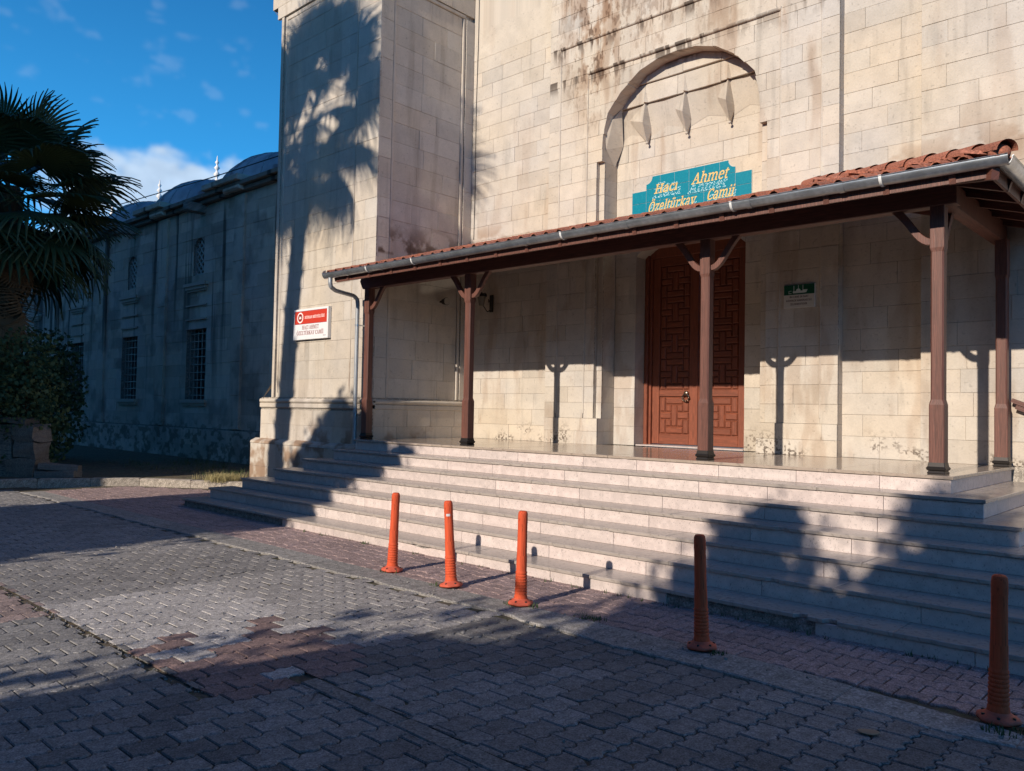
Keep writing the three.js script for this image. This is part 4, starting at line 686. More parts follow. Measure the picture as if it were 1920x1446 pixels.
{
  const h = thing('handrail', 'brown wooden handrail sloping down beside the right porch post', 'handrail');
  add('top_rail', bar(V(4.82, 1.845, 0.235), V(6.6, 1.12, 0.235), 0.06, 0.045), M.wood, h);
  add('lower_rail', bar(V(4.86, 1.77, 0.235), V(6.6, 1.065, 0.235), 0.045, 0.05), M.wood, h);
  for (const [x, y] of [[5.3, 1.64], [6.5, 1.15]]) add('rail_bracket', bar(V(x, y, 0.235), V(x, y - 0.03, 0.155), 0.02, 0.02), M.iron, h);
}

// ================================================================ COURTYARD BUILDING (left, in shade)
{
  const cb = thing('arcade_building', 'long domed stone building with barred windows in deep shade behind the palm', 'building');
  const BAY = 4.62, WX = [-15.52, -20.14, -24.76, -29.38], X0 = -60, X1 = -7.6, uv = (u, v) => courtTex.uvOf(u, v), TOP = 7.32;
  const holes = []; for (const x of WX) { holes.push([x - 0.61, x + 0.61, 1.78, 3.80], [x - 0.33, x + 0.33, 5.36, 6.43]); }
  const sh = new THREE.Shape([[X0, 0], [X1, 0], [X1, TOP + 0.3], [X0, TOP + 0.3]].map((p) => new THREE.Vector2(...p)));
  for (const [a, b, c, d] of holes) { const h = new THREE.Path(); if (c > 5) { const r = (b - a) / 2; h.moveTo(a, c); h.lineTo(b, c); h.lineTo(b, d - r); h.absarc((a + b) / 2, d - r, r, 0, Math.PI, false); h.lineTo(a, c); } else { h.moveTo(a, c); h.lineTo(b, c); h.lineTo(b, d); h.lineTo(a, d); h.lineTo(a, c); } sh.holes.push(h); }
  const cg = new THREE.ExtrudeGeometry(sh, { depth: 0.35, bevelEnabled: false, curveSegments: 8 }); cg.translate(0, 0, -0.362); add('wall_core', white(cg), M.courtMortar, cb);
  add('roof_slab', box(X0, X1, TOP + 0.25, TOP + 0.40, -6, -0.02), M.courtMortar, cb); add('rear_wall', box(X0, X1, 0, TOP + 0.2, -6, -5.7), M.courtMortar, cb); add('end_wall', box(X1 - 0.3, X1 - 0.002, 0, TOP + 0.2, -5.69, -0.37), M.courtMortar, cb); add('end_wall', box(X0, X0 + 0.3, 0, TOP + 0.2, -5.69, -0.37), M.courtMortar, cb);
  const rows = heights([0.98, 1.78, 3.80, 5.36, 6.43, TOP], 0.345);
  const far = (p) => Math.hypot(p[1] - CAM.x, CAM.z) - p[2] * 0.1;
  ashlar(cb, M.court, FRONT(0), { u0: -32, u1: X1 + 0.001, rows, len: [0.7, 1.3], seed: 501, uv, tone: 0.16, holes, rough: 0.006, depth: 0.04, max: 270, far });
  ashlar(cb, M.court, FRONT(0.10), { u0: -32, u1: X1, rows: heights([0.05, 0.95], 0.45), len: [1.0, 1.8], seed: 502, uv, tone: 0.14, rough: 0.012, depth: 0.14 });
  for (const x of [-13.15, -17.75, -22.4, -27.0]) { // pilasters
    for (let y = 0.99; y < TOP - 0.05; y += 0.9) add('pilaster_block', piece(rect(x - 0.26, x + 0.26, y + 0.003, Math.min(TOP, y + 0.9) - 0.003), FRONT(0.07), { d: 0.09, c: 0.01, uv, tone: Array(3).fill(0.92 + 0.16 * h2(Math.round(x * 10), Math.round(y * 10))) }), M.court, cb);
    add('cornice_block', plainMerge([piece(rect(x - 1.55, x + 0.42, TOP + 0.242, TOP + 0.40), FRONT(0.40), { d: 0.5, c: 0.02, uv: (u, v) => uv(u, v - 0.6) }), piece(rect(x - 0.55, x + 0.36, TOP + 0.02, TOP + 0.168), FRONT(0.30), { d: 0.32, c: 0.05, uv: (u, v) => uv(u, v - 0.6) })]), M.court, cb);
  }
  for (const x of [-15.3, -19.95, -24.6]) add('water_spout', piece(rect(x - 0.16, x + 0.16, TOP - 0.22, TOP + 0.02), FRONT(0.55), { d: 0.55, c: 0.03, uv }), M.courtMortar, cb);
  for (let x = X0; x < X1 - 0.1; x += 1.6) add('cornice', plainMerge([piece(rect(x + 0.003, Math.min(X1, x + 1.6) - 0.003, TOP, TOP + 0.12), FRONT(0.16), { d: 0.18, c: 0.02, tone: [0.35, 0.35, 0.36], uv: (u, v) => uv(u, v - 0.6) }), piece(rect(x + 0.003, Math.min(X1, x + 1.6) - 0.003, TOP + 0.123, TOP + 0.24), FRONT(0.28), { d: 0.4, c: 0.01, tone: [0.4, 0.4, 0.41], uv: (u, v) => uv(u, v - 0.6) })]), M.court, cb);
  WX.forEach((x, k) => {
    const w = new THREE.Group(); w.name = 'barred_window'; cb.add(w);
    add('window_glass', box(x - 0.605, x + 0.605, 1.782, 3.798, -0.30, -0.294), M.glass, w);
    const gb = []; for (let i = 0; i < 6; i++) gb.push(box(x - 0.60 + i * 0.24 - 0.011, x - 0.60 + i * 0.24 + 0.011, 1.78, 3.80, -0.14, -0.118)); for (let i = 0; i < 9; i++) gb.push(box(x - 0.61, x + 0.61, 1.90 + i * 0.222 - 0.010, 1.90 + i * 0.222 + 0.010, -0.118, -0.10)); add('iron_grille', plainMerge(gb), M.grille, w);
    add('window_sill', plainMerge([box(x - 0.74, x + 0.74, 1.68, 1.775, -0.30, 0.10), box(x - 0.70, x + 0.70, 1.60, 1.678, -0.02, 0.06)]), M.court, w);
    add('window_lintel', plainMerge([box(x - 0.62, x + 0.62, 4.06, 4.10, -0.01, 0.05), box(x - 0.62, x + 0.62, 4.46, 4.50, -0.01, 0.05)]), M.court, w);
    const u = new THREE.Group(); u.name = 'lattice_window'; cb.add(u);
    const lt = []; for (let i = -3; i < 6; i++) { for (const s of [-1, 1]) { const a = V(x - 0.33 * s, 5.36 + i * 0.22, -0.10), b = V(x + 0.33 * s, 5.36 + i * 0.22 + 0.62, -0.10 - 0.012 * s); const c0 = 5.36, c1 = 6.38; let t0 = cl((c0 - a.y) / (b.y - a.y)), t1 = cl((c1 - a.y) / (b.y - a.y)); if (t1 - t0 < 0.08) continue; lt.push(bar(a.clone().lerp(b, t0), a.clone().lerp(b, t1), 0.045, 0.045)); } } add('stone_lattice', plainMerge(lt), M.grille, u);
    add('window_frame', plainMerge([box(x - 0.33, x - 0.275, 5.36, 6.14, -0.15, -0.06), box(x + 0.275, x + 0.33, 5.36, 6.14, -0.15, -0.06), box(x - 0.275, x + 0.275, 5.36, 5.41, -0.15, -0.06)]), M.grille, u);
    add('window_ledge', plainMerge([box(x - 0.66, x + 0.66, 5.03, 5.12, -0.02, 0.13), box(x - 0.60, x + 0.60, 4.94, 5.027, -0.02, 0.09), box(x - 0.54, x + 0.54, 4.88, 4.937, -0.02, 0.05)]), M.court, u);
    // dome with standing seams and a white finial
    const prof = []; for (let i = 0; i <= 14; i++) { const t = i / 14 * Math.PI / 2; prof.push([2.13 * Math.cos(t) + 0.001, 7.72 + 1.74 * Math.sin(t)]); } prof.unshift([2.16, 7.5]);
    const d = add('dome', white(lathe(prof, 40)), M.lead, cb); d.position.set(x + 0.1, 0, -2.75);
    const seams = []; for (let i = 0; i < 20; i++) { const a = i / 20 * Math.PI * 2, pts = []; for (let q = 0; q <= 8; q++) { const t = q / 8 * 1.5; pts.push(V(2.14 * Math.cos(t) * Math.cos(a), 7.72 + 1.75 * Math.sin(t), 2.14 * Math.cos(t) * Math.sin(a))); } seams.push(tube(pts, 0.02, 10, 4)); } add('dome_seams', plainMerge(seams), M.lead, d);
    const fin = lathe([[0.12, 9.60], [0.10, 9.72], [0.04, 9.78], [0.05, 9.84], [0.14, 9.94], [0.05, 10.06], [0.04, 10.10], [0.12, 10.20], [0.04, 10.30], [0.035, 10.34], [0.085, 10.42], [0.03, 10.50], [0.02, 10.62], [0.001, 10.70]], 14); fin.scale(0.85, 0.9, 0.85); fin.translate(0, 0.80, 0); add('finial', white(fin), M.white, d);
  });
}
structure(add('courtyard_ground', (() => { const s = [[-45, -0.2], [-7.3, -0.2], [-7.3, 2.3], [-7.7, 2.72], [-8.6, 3.36], [-9.5, 3.95], [-10.03, 4.7], [-10.5, 5.6], [-10.74, 6.7], [-10.9, 9], [-45, 14]]; const sh = new THREE.Shape(s.map(([x, z]) => new THREE.Vector2(x, -z))); const g = new THREE.ExtrudeGeometry(sh, { depth: 0.16, bevelEnabled: false }); g.rotateX(-Math.PI / 2); g.translate(0, -0.04, 0); const p = g.attributes.position, u = g.attributes.uv; for (let i = 0; i < p.count; i++) u.setXY(i, p.getX(i) * 0.35, p.getZ(i) * 0.35); return g; })(), M.soil));
{
  const P = [[-7.55, 2.75], [-8.5, 3.42], [-9.42, 4.02], [-9.95, 4.75], [-10.4, 5.55], [-10.62, 6.6], [-10.75, 7.8]], k = [];
  const R = rng(8); const kt = new THREE.Group(); kt.name = 'kerb'; scene.add(kt); structure(kt);
  for (let i = 0; i + 1 < P.length; i++) { const a = V(P[i][0], 0, P[i][1]), b = V(P[i + 1][0], 0, P[i + 1][1]), d = b.clone().sub(a), L = d.length(); d.normalize(); const n = V(-d.z, 0, d.x); if (n.x + n.z < 0) n.negate(); const F = { o: a.clone().add(V(0, 0.135 + 0.012 * R(), 0)), u: d, v: n.clone().negate(), n: V(0, 1, 0) }; const t = 0.95 + 0.3 * R(); add('kerb_stone', piece([[0.004, 0], [L * 0.3, -0.012 * R()], [L * 0.7, 0.008], [L - 0.004, 0], [L - 0.004, 0.20], [0.004, 0.20]].map(([u, v]) => [u, v]), F, { d: 0.18, c: 0.014, tone: [t * 1.25, t * 1.15, t * 1.02] }), M.concrete, kt); }
}
{ // remnant of a low stone wall at the kerb
  const w = thing('stone_wall', 'broken end of a low stone wall with loose blocks on top, left of the kerb', 'wall', [-10.92, 0.10, 5.45]); w.rotation.y = 0.62;
  const m = mat({ color: rgb(0.30, 0.245, 0.20), map: concreteTex, vertexColors: true, bumpMap: stoneBump, bumpScale: 0.012 }), R = rng(61);
  const rock = (x0, x1, y0, y1, z0, z1, n = 'stone') => { const g = new THREE.BoxGeometry(x1 - x0, y1 - y0, z1 - z0, 3, 3, 3); const p = g.attributes.position; for (let i = 0; i < p.count; i++) { const x = p.getX(i), y = p.getY(i), z = p.getZ(i), j = (q) => (vn(x * 7 + q + x0 * 9, y * 7 + z * 5 + y0 * 7) - 0.5) * 0.10; p.setXYZ(i, x + j(1), y + j(20), z + j(40)); } g.translate((x0 + x1) / 2, (y0 + y1) / 2, (z0 + z1) / 2); g.computeVertexNormals(); const k = 0.85 + 0.3 * R(); white(g); g.attributes.color.array.fill(k); return add(n, g, m, w); };
  rock(-0.55, 0.03, -0.05, 0.38, -0.45, 0.05); rock(-0.45, 0, 0.39, 0.72, -0.42, 0.02); rock(-0.50, 0.0, 0.73, 1.06, -0.42, 0.03);
  rock(-3.9, -0.52, -0.05, 1.03, -0.40, -0.02, 'rendered_wall');
  rock(-0.85, -0.25, 1.06, 1.17, -0.42, 0.0, 'loose_slab'); rock(-1.55, -1.05, 1.06, 1.36, -0.40, 0.0, 'loose_block');
}
{
  const m = mat({ color: rgb(0.30, 0.27, 0.24), map: concreteTex, bumpMap: stoneBump, bumpScale: 0.01 });
  const slab = (x, y, z, a, sx, sy, sz, t, label) => { const g = new THREE.BoxGeometry(sx, sy, sz, 4, 2, 3); const p = g.attributes.position; for (let i = 0; i < p.count; i++) p.setXYZ(i, p.getX(i) + (vn(p.getX(i) * 6 + a, p.getZ(i) * 6) - 0.5) * 0.07, p.getY(i) + (vn(p.getX(i) * 5, p.getZ(i) * 5 + a) - 0.5) * 0.03, p.getZ(i) + (vn(p.getZ(i) * 6, a + p.getX(i) * 6) - 0.5) * 0.07); g.computeVertexNormals(); const o = tag(add('loose_stone', g, m), label, 'stone'); o.position.set(x, y, z); o.rotation.set(0, a, t); return o; };
  slab(-10.72, 0.19, 5.05, 0.7, 0.75, 0.13, 0.4, 0.02, 'flat broken stone lying on the soil beside the low wall'); slab(-10.74, 0.325, 5.02, 0.9, 0.7, 0.11, 0.38, -0.07, 'broken stone slab lying tilted on top of another slab');
}

// ================================================================ BOLLARDS
{
  const P = [[0.0, 0.0], [0.132, 0.0], [0.136, 0.012], [0.128, 0.026], [0.088, 0.038], [0.074, 0.052]];
  const shaftP = [[0.070, 0.045], [0.066, 0.075]]; for (let i = 0; i < 8; i++) { const y = 0.085 + i * 0.0235, r = 0.063 - i * 0.0006; shaftP.push([r - 0.0035, y], [r + 0.002, y + 0.006], [r + 0.002, y + 0.0155], [r - 0.0035, y + 0.0215]); } shaftP.push([0.0555, 0.285], [0.0545, 0.40], [0.0525, 0.402], [0.0500, 0.60], [0.0500, 0.665], [0.0515, 0.670], [0.0505, 0.735], [0.046, 0.758], [0.034, 0.768], [0.012, 0.770], [0.010, 0.764], [0.0, 0.764]);
  const thin = (p, k) => p.map(([r, y]) => [r * k, y]), baseG = lathe(thin(P, 0.76), 28), shaftG = lathe(thin(shaftP, 0.80), 28);
  { const p = baseG.attributes.position; for (let i = 0; i < p.count; i++) { const x = p.getX(i), z = p.getZ(i), a = Math.atan2(z, x), r = Math.hypot(x, z); if (r > 0.08) { const k = 1 + 0.05 * Math.cos(a * 6); p.setX(i, x * k); p.setZ(i, z * k); } } baseG.computeVertexNormals(); }
  const boltG = new THREE.CylinderGeometry(0.008, 0.010, 0.012, 8);
  const B = [[0.585, 5.72, -0.045, 'orange bollard leaning right, first in the row toward the tower'], [1.50, 5.775, 0.085, 'orange bollard with a scraped top leaning toward the tower'], [2.383, 5.815, -0.012, 'upright sunlit orange bollard at the edge of the shadow on the pavement'], [4.075, 5.835, 0.035, 'shaded orange bollard in front of the dark patched bottom step'], [5.86, 5.868, -0.008, 'shaded orange bollard with broken flange near the fallen leaf']];
  for (const [x, z, lean, label] of B) {
    const b = thing('bollard', label, 'bollard', [x, 0.018, z], 'flexible bollards along the pavement edge'); b.rotation.z = lean;
    add('shaft', shaftG, M.orange, b); add('flange', baseG, M.orangeBase, b);
    for (let i = 0; i < 6; i++) { const o = add('bolt', boltG, M.iron, b); const a = i * Math.PI / 3 + 0.3; o.position.set(Math.cos(a) * 0.082, 0.032, Math.sin(a) * 0.082); }
    if (z > 5.77 && z < 5.78) { const g = new THREE.CylinderGeometry(0.0415, 0.0415, 0.022, 20, 1, true, 0.25, 0.9); g.translate(0, 0.64, 0); add('reflector_remnant', g, mat({ color: rgb(0.6, 0.55, 0.55), roughness: 0.5, side: THREE.DoubleSide }), b); }
  }
}
// ================================================================ SMALL GREENERY AND LITTER
function tufts(list, m, name, h = 0.12, w = 0.006, seed = 1) {
  const R = rng(seed), pos = [];
  for (const [x, y, z, n, r] of list) for (let i = 0; i < n; i++) { const a = R() * 6.28, q = r * Math.sqrt(R()), bx = x + Math.cos(a) * q, bz = z + Math.sin(a) * q, l = h * (0.4 + 0.9 * R()), t = R() * 6.28, k = l * (0.2 + 0.6 * R()), px = Math.cos(t + 1.57) * w, pz = Math.sin(t + 1.57) * w; const mx = bx + Math.cos(t) * k * 0.4, mz = bz + Math.sin(t) * k * 0.4, ex = bx + Math.cos(t) * k, ez = bz + Math.sin(t) * k; pos.push(bx - px, y, bz - pz, bx + px, y, bz + pz, mx, y + l * 0.7, mz, bx + px, y, bz + pz, mx + px, y + l * 0.7, mz + pz, mx, y + l * 0.7, mz, mx, y + l * 0.7, mz, mx + px, y + l * 0.7, mz + pz, ex, y + l, ez); }
  const g = new THREE.BufferGeometry(); g.setAttribute('position', new THREE.Float32BufferAttribute(pos, 3)); g.setAttribute('uv', new THREE.Float32BufferAttribute(new Float32Array(pos.length / 3 * 2), 2)); g.computeVertexNormals(); return add(name, g, m);
}
{
  const L = []; const R = rng(2); for (let i = 0; i < 60; i++) L.push([-8.0 - 1.3 * R() * R(), 0.12, 2.45 + 0.5 * R() + 0.25 * R(), 26, 0.16]);
  const o = tufts(L, M.dryGrass, 'dry_grass', 0.14, 0.004, 3); o.userData = { kind: 'stuff', label: 'dry yellow grass at the foot of the tower corner', category: 'grass' };
  const K = []; for (let i = 0; i < 90; i++) K.push([-8.6 - 6 * R(), 0.12, 0.4 + 2.6 * R(), 14, 0.25]);
  const o2 = tufts(K, M.weed, 'courtyard_grass', 0.10, 0.004, 4); o2.userData = { kind: 'stuff', label: 'sparse dark grass on the shaded courtyard soil', category: 'grass' };
  const J = []; for (let i = 0; i < 46; i++) { const x = -2.5 + 9 * R(); J.push([x, 0.004, 4.905 + 0.03 * R(), 5, 0.03]); } for (const [x, z] of [[0.6, 5.78], [1.4, 5.85], [2.5, 5.78], [2.3, 5.86], [4.2, 5.86], [3.0, 5.76], [3.12, 5.74], [6.0, 5.93], [5.9, 6.05], [6.1, 6.0]]) for (let i = 0; i < 4; i++) J.push([x + 0.12 * (R() - 0.5), 0.008, z + 0.05 * (R() - 0.5), 9, 0.05]);
  const o3 = tufts(J, M.weed, 'joint_weeds', 0.035, 0.004, 5); o3.userData = { kind: 'stuff', label: 'tiny dark weeds in the joints along the bottom step and bollards', category: 'weeds' };
  const lf = new THREE.SphereGeometry(0.055, 14, 8); lf.scale(1, 0.10, 0.72); { const p = lf.attributes.position; for (let i = 0; i < p.count; i++) p.setY(i, p.getY(i) + 0.25 * p.getX(i) ** 2 * 6); } lf.computeVertexNormals(); const f = tag(add('fallen_leaf', lf, mat({ color: rgb(0.27, 0.19, 0.12), roughness: 0.8 })), 'round brown fallen leaf lying on the grey pavers', 'leaf'); f.position.set(5.42, 0.014, 6.53); f.rotation.y = 0.5;
  // grit and crumbs along the worn joint
  const gr = []; const RR = rng(77); for (let i = 0; i < 420; i++) { const g = new THREE.TetrahedronGeometry(0.006 + 0.014 * RR() ** 2); g.rotateX(RR() * 6); g.rotateY(RR() * 6); const q = RR(); if (q < 0.55) g.translate(-2 + 4.5 * RR(), -0.008, 8.61 + 0.11 * RR()); else if (q < 0.8) g.translate(-2 + 9 * RR(), 0.012, 5.78 + 0.5 * RR()); else g.translate(-3 + 10 * RR(), 0.006, 6.2 + 3 * RR()); gr.push(white(g)); }
  const o4 = add('gravel', plainMerge(gr), M.concrete); o4.userData = { kind: 'stuff', label: 'loose gravel crumbs along the worn paving joints', category: 'gravel' };
}

// ================================================================ PALMS
function frondGeo(seed, Rf = 1.0, droop = 1) {
  const R = rng(seed), pos = [], N = 34, Lp = 0.95;
  const quad = (a, b, c, d) => pos.push(...a, ...b, ...c, ...a, ...c, ...d);
  // petiole along +z with a slight sag
  const pt = (t) => [0, -0.10 * t * t, Lp * t]; for (let i = 0; i < 4; i++) { const a = pt(i / 4), b = pt((i + 1) / 4), w = 0.022 - 0.002 * i; quad([a[0] - w, a[1], a[2]], [a[0] + w, a[1], a[2]], [b[0] + w, b[1], b[2]], [b[0] - w, b[1], b[2]]); quad([a[0], a[1] - 0.014, a[2]], [a[0] + w, a[1], a[2]], [b[0] + w, b[1], b[2]], [b[0], b[1] - 0.014, b[2]]); quad([a[0], a[1] - 0.014, a[2]], [a[0] - w, a[1], a[2]], [b[0] - w, b[1], b[2]], [b[0], b[1] - 0.014, b[2]]); }
  const c = pt(1), span = 2.25;
  for (let k = 0; k < N; k++) {
    const a0 = -span + 2 * span * k / N, a1 = -span + 2 * span * (k + 1) / N, am = (a0 + a1) / 2, L = Rf * (0.80 + 0.24 * Math.cos(am * 0.55) + 0.08 * (R() - 0.5)), dr = droop * (0.35 + 0.5 * R());
    const P = (r, a, up) => { const q = r / L, fold = -0.32 * Math.pow(Math.abs(Math.sin(a / 2)), 1.5) * r; const d = q > 0.5 ? (q - 0.5) : 0; const rr = r * (1 - 0.25 * d * dr); return [c[0] + Math.sin(a) * rr, c[1] + fold - dr * d * d * 1.9 * L + (up ? 0.02 * r : 0), c[2] + Math.cos(a) * rr]; };
    const st = [0.03, 0.28, 0.52, 0.70, 0.86, 1.0].map((t) => t * L), half = (a1 - a0) / 2, wid = [1, 1, 0.98, 0.55, 0.28, 0.02];
    for (let i = 0; i + 1 < st.length; i++) { const A = P(st[i], am - half * wid[i]), Bm = P(st[i], am, 1), C = P(st[i], am + half * wid[i]), A2 = P(st[i + 1], am - half * wid[i + 1]), B2 = P(st[i + 1], am, 1), C2 = P(st[i + 1], am + half * wid[i + 1]); quad(A, Bm, B2, A2); quad(Bm, C, C2, B2); }
  }
  const g = new THREE.BufferGeometry(); g.setAttribute('position', new THREE.Float32BufferAttribute(pos, 3)); g.setAttribute('uv', new THREE.Float32BufferAttribute(new Float32Array(pos.length / 3 * 2), 2)); g.computeVertexNormals(); return g;
}
const FROND = [frondGeo(1, 1.0, 0.45), frondGeo(2, 1.08, 0.75), frondGeo(3, 0.98, 1.05)], DEADF = [frondGeo(7, 0.8, 2.4), frondGeo(8, 0.75, 2.8)];
function palm(label, x, y, z, H, scale, seed, trunkR = 0.28, lean = 0, group, nF = 56, nD = 16, low = -1.15) {
  const p = thing('palm_tree', label, 'palm tree', [x, y, z], group), R = rng(seed);
  const tp = []; for (let i = 0; i <= 24; i++) { const t = i / 24; tp.push([trunkR * (1.15 - 0.28 * t + (t < 0.06 ? 0.35 * (1 - t / 0.06) : 0)) * (i % 2 ? 1.04 : 0.98), t * H]); } for (const q of tp) q[1] -= 0.035 * q[1]; tp.push([0.001, H * 0.965 + 0.03]);
  const tg = white(lathe(tp, 16)); { const q = tg.attributes.position; for (let i = 0; i < q.count; i++) q.setX(i, q.getX(i) + lean * (q.getY(i) / H) ** 3); } tg.computeVertexNormals(); add('trunk', tg, M.bark, p);
  const bootG = new THREE.ConeGeometry(0.05, 0.28, 4); bootG.translate(0, 0.14, 0);
  for (let i = 0; i < 60; i++) { const o = add('leaf_base', bootG, M.bark, p), t = 0.15 + 0.85 * (i / 60), a = i * 2.4; const r = trunkR * (1.1 - 0.28 * t); o.position.set(Math.cos(a) * r + lean * t * t * t, t * H - 0.1, Math.sin(a) * r); o.rotation.set(Math.sin(a) * 0.5, 0, -Math.cos(a) * 0.5); }
  const F = (g, m, n, yaw, pitch, roll, s, yy) => { const o = add(n, g, m, p); o.rotation.order = 'YXZ'; o.rotation.set(-pitch, yaw, roll); o.scale.setScalar(s); o.position.set(lean + Math.sin(yaw) * 0.12, yy, Math.cos(yaw) * 0.12); };
  for (let i = 0; i < nF; i++) { const t = i / (nF - 1), yaw = i * 2.39996 + R() * 0.3, pitch = lerp(1.35, low, Math.pow(t, 0.85)) + (R() - 0.5) * 0.25; F(FROND[i % 3], M.palmLeaf, 'frond', yaw, pitch, (R() - 0.5) * 0.7, scale * (0.80 + 0.30 * Math.min(1, t * 2.5) * (0.85 + 0.3 * R())), H + 0.12 - 0.75 * t); }
  for (let i = 0; i < nD; i++) F(DEADF[i % 2], M.palmDead, 'dead_frond', i * 2.39996 + 1, -1.15 - 0.3 * R(), (R() - 0.5) * 0.6, scale * 0.85, H - 0.45 - 2.2 * i / nD);
  return p;
}
palm('fan palm with drooping green fronds standing in shade by the stone wall', -13.45, 0.1, 5.4, 6.5, 1.20, 21, 0.26, 0.0, 'fan palms', 50, 10, -0.95);
palm('tall fan palm behind the viewer whose shadow falls on the tower', -6.62, 0, 13.8, 12.7, 1.20, 33, 0.27, 0.85, 'fan palms', 34, 0, -0.85);

// ================================================================ LEAFY TREES
function leafTree(name, label, x, z, blobs, trunkH, seed, size = 0.16, cat = 'tree', density = 150, core = 0.80, y0 = 0) {
  const t = thing(name, label, cat, [x, y0, z]), R = rng(seed), pos = [], cores = [], lim = [];
  for (const [bx, by, bz, r] of blobs) {
    const n = Math.round(density * r * r);
    for (let i = 0; i < n; i++) { const u = R() * 2 - 1, a = R() * 6.283, q = r * (core ? 0.66 + 0.54 * R() : 0.3 + 0.85 * Math.sqrt(R())), s = Math.sqrt(1 - u * u), px = bx + Math.cos(a) * s * q, py = by + u * q, pz = bz + Math.sin(a) * s * q; const w = size * (0.6 + 0.8 * R()), d1 = V(R() - 0.5, R() - 0.5, R() - 0.5).normalize(), d2 = V(R() - 0.5, R() - 0.5, R() - 0.5).cross(d1).normalize().multiplyScalar(w * 0.45), e = d1.multiplyScalar(w); pos.push(px - e.x * 0.5, py - e.y * 0.5, pz - e.z * 0.5, px + d2.x, py + d2.y, pz + d2.z, px + e.x * 0.5, py + e.y * 0.5, pz + e.z * 0.5, px - e.x * 0.5, py - e.y * 0.5, pz - e.z * 0.5, px + e.x * 0.5, py + e.y * 0.5, pz + e.z * 0.5, px - d2.x, py - d2.y, pz - d2.z); }
    if (core) { const c = new THREE.IcosahedronGeometry(r * core, 3), p = c.attributes.position; for (let i = 0; i < p.count; i++) { const k = 1 + 0.35 * (vn(p.getX(i) * 1.9 + bx * 3, p.getY(i) * 1.9 + p.getZ(i) * 1.3) - 0.5); p.setXYZ(i, p.getX(i) * k, p.getY(i) * k, p.getZ(i) * k); } c.translate(bx, by, bz); c.computeVertexNormals(); cores.push(c); }
    lim.push(tube([V(0, trunkH * 0.7, 0), V(bx * 0.4, lerp(trunkH, by, 0.5), bz * 0.4), V(bx, by, bz)], 0.05 + 0.02 * r, 8, 6));
  }
  const g = new THREE.BufferGeometry(); g.setAttribute('position', new THREE.Float32BufferAttribute(pos, 3)); g.setAttribute('uv', new THREE.Float32BufferAttribute(new Float32Array(pos.length / 3 * 2), 2)); g.computeVertexNormals();
  const c = add('crown', g, M.leaf, t); if (cores.length) add('inner_foliage', plainMerge(cores), M.leaf, c);
  add('trunk', white(lathe([[0.24, 0], [0.17, 0.3], [0.13, trunkH * 0.6], [0.10, trunkH], [0.001, trunkH + 0.05]], 12)), M.bark, t); add('limbs', plainMerge(lim), M.bark, t); return t;
}
leafTree('shrub', 'dark leafy shrub beside the palm in front of the domed building', -16.9, 3.5, [[0, 1.1, 0, 1.0], [0.7, 1.7, 0.2, 0.9], [-0.5, 2.1, -0.2, 0.9], [0.3, 2.7, 0, 0.7], [-1.1, 1.2, 0.3, 0.9]], 0.8, 91, 0.10, 'shrub', 1500, 0, 0.1);
leafTree('shrub', 'dark bush in front of the palm trunk behind the low stone wall', -12.1, 5.35, [[0, 0.8, 0, 0.8], [0.5, 1.5, 0.1, 0.7], [-0.5, 1.7, 0.2, 0.75], [0.1, 2.4, 0, 0.6], [-0.9, 1.0, 0.4, 0.8], [-1.3, 2.0, 0.5, 0.7]], 0.6, 95, 0.085, 'shrub', 2600, 0, 0.1);
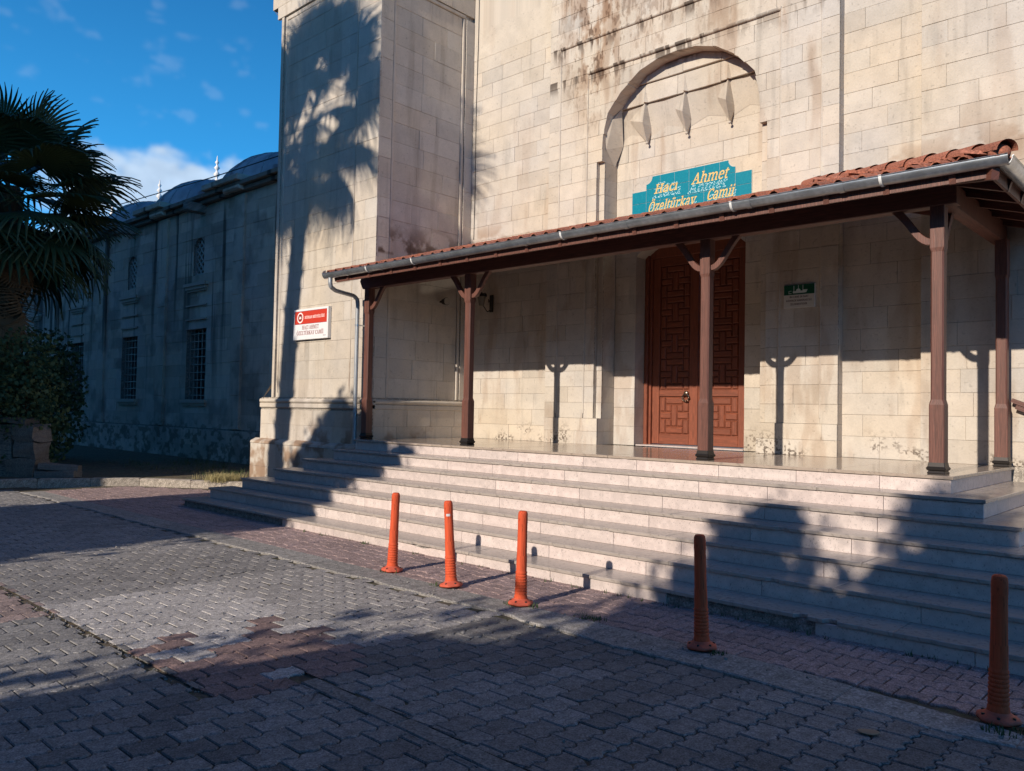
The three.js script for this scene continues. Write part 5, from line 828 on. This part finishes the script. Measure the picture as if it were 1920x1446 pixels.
// trees behind the viewer that shade the left and right of the forecourt
leafTree('citrus_tree', 'round leafy tree behind the viewer shading the left forecourt', -4.3, 16.0, [[-0.1, 3.0, 0, 2.0], [0.9, 4.2, 0.3, 1.5], [-1.5, 3.3, -0.2, 1.3], [0.6, 5.4, 0, 1.35], [-0.5, 5.2, 0.2, 1.15], [0.95, 6.4, 0.1, 1.0], [0.0, 6.7, 0.1, 1.0], [1.9, 6.5, 0, 0.65], [-0.2, 7.55, 0, 0.52], [1.2, 3.0, 0, 1.2], [-1.7, 2.6, 0, 1.2], [-1.5, 4.6, 0, 0.8], [0.5, 7.2, 0, 0.6], [1.55, 5.3, 0, 0.8], [-1.55, 5.9, 0, 0.62], [-1.15, 6.5, 0, 0.55], [-0.65, 7.0, 0, 0.6]], 1.5, 92, 0.15, 'tree', 420, 0.80);
leafTree('fig_tree', 'broad leafy tree behind the viewer shading the right forecourt', 7.0, 16.0, [[-3.2, 2.6, 0, 1.9], [-1.6, 3.6, 0, 2.2], [0.4, 3.4, 0.4, 2.4], [2.6, 3.2, 0, 2.4], [-2.6, 4.9, 0.1, 0.95], [-2.85, 5.95, 0, 0.58], [-1.0, 5.3, 0.2, 1.1], [0.2, 5.6, 0, 1.45], [1.8, 5.4, 0, 1.6], [-1.35, 6.5, 0, 0.55], [-0.1, 6.8, 0.1, 0.55], [1.2, 6.6, 0, 0.8], [3.8, 5.0, 0, 1.6], [4.8, 3.2, 0, 2.0], [-3.0, 5.3, 0, 0.5]], 1.4, 93, 0.16, 'tree', 400, 0.78);
leafTree('added_plane_tree', 'added unseen leafy tree behind the viewer that blocks sky light', 11.5, 18.0, [[0, 4, 0, 2.8], [2, 5.4, 0, 2.2], [-1.4, 5.0, 0.4, 1.8], [1, 2.8, 0, 2]], 2, 94, 0.18, 'tree', 160, 0.84);  // crown added out of view to block sky over the foreground
{ // block of flats behind to the left: its shade covers the courtyard
  const b = thing('apartment_block', 'six storey rendered block of flats behind the viewer on the left', 'building', [-9.2, 0, 16]);
  add('wall', box(-38, 0, 0, 17.4, 0, 12, 0.3), M.render, b); add('parapet', box(-38.1, 0.0, 17.4, 17.75, -0.05, 0.25, 0.3), M.render, b); add('roof', box(-37.9, -0.1, 17.4, 17.5, 0.26, 11.9, 0.3), M.concrete, b);
  for (let f = 0; f < 6; f++) for (let i = 0; i < 8; i++) { const w = add('window', box(-4.1 - i * 4.5, -2.3 - i * 4.5, 1.2 + f * 2.8, 2.6 + f * 2.8, -0.03, 0.02), M.pane, b); add('window_sill', box(-4.2 - i * 4.5, -2.2 - i * 4.5, 1.12 + f * 2.8, 1.19 + f * 2.8, -0.10, 0.01), M.white, w); }
}
{ // unseen row of shops, added to cut low sky light on the facade
  const b = thing('added_shop_row', 'added unseen row of shops behind the viewer that blocks low sky light', 'building', [-7, 0, 29]);
  add('wall', box(0, 46, 0, 8.2, 0, 9, 0.3), M.render, b); add('roof', box(-0.2, 46.2, 8.2, 8.4, -0.3, 9.2, 0.3), M.concrete, b);
  for (let i = 0; i < 11; i++) { add('shutter', box(0.6 + i * 4.1, 3.9 + i * 4.1, 0.1, 2.9, -0.04, 0.02), M.courtMortar, b); add('window', box(1.2 + i * 4.1, 3.2 + i * 4.1, 4.6, 6.4, -0.03, 0.02), M.pane, b); }
}
renderer.render(scene, camera);
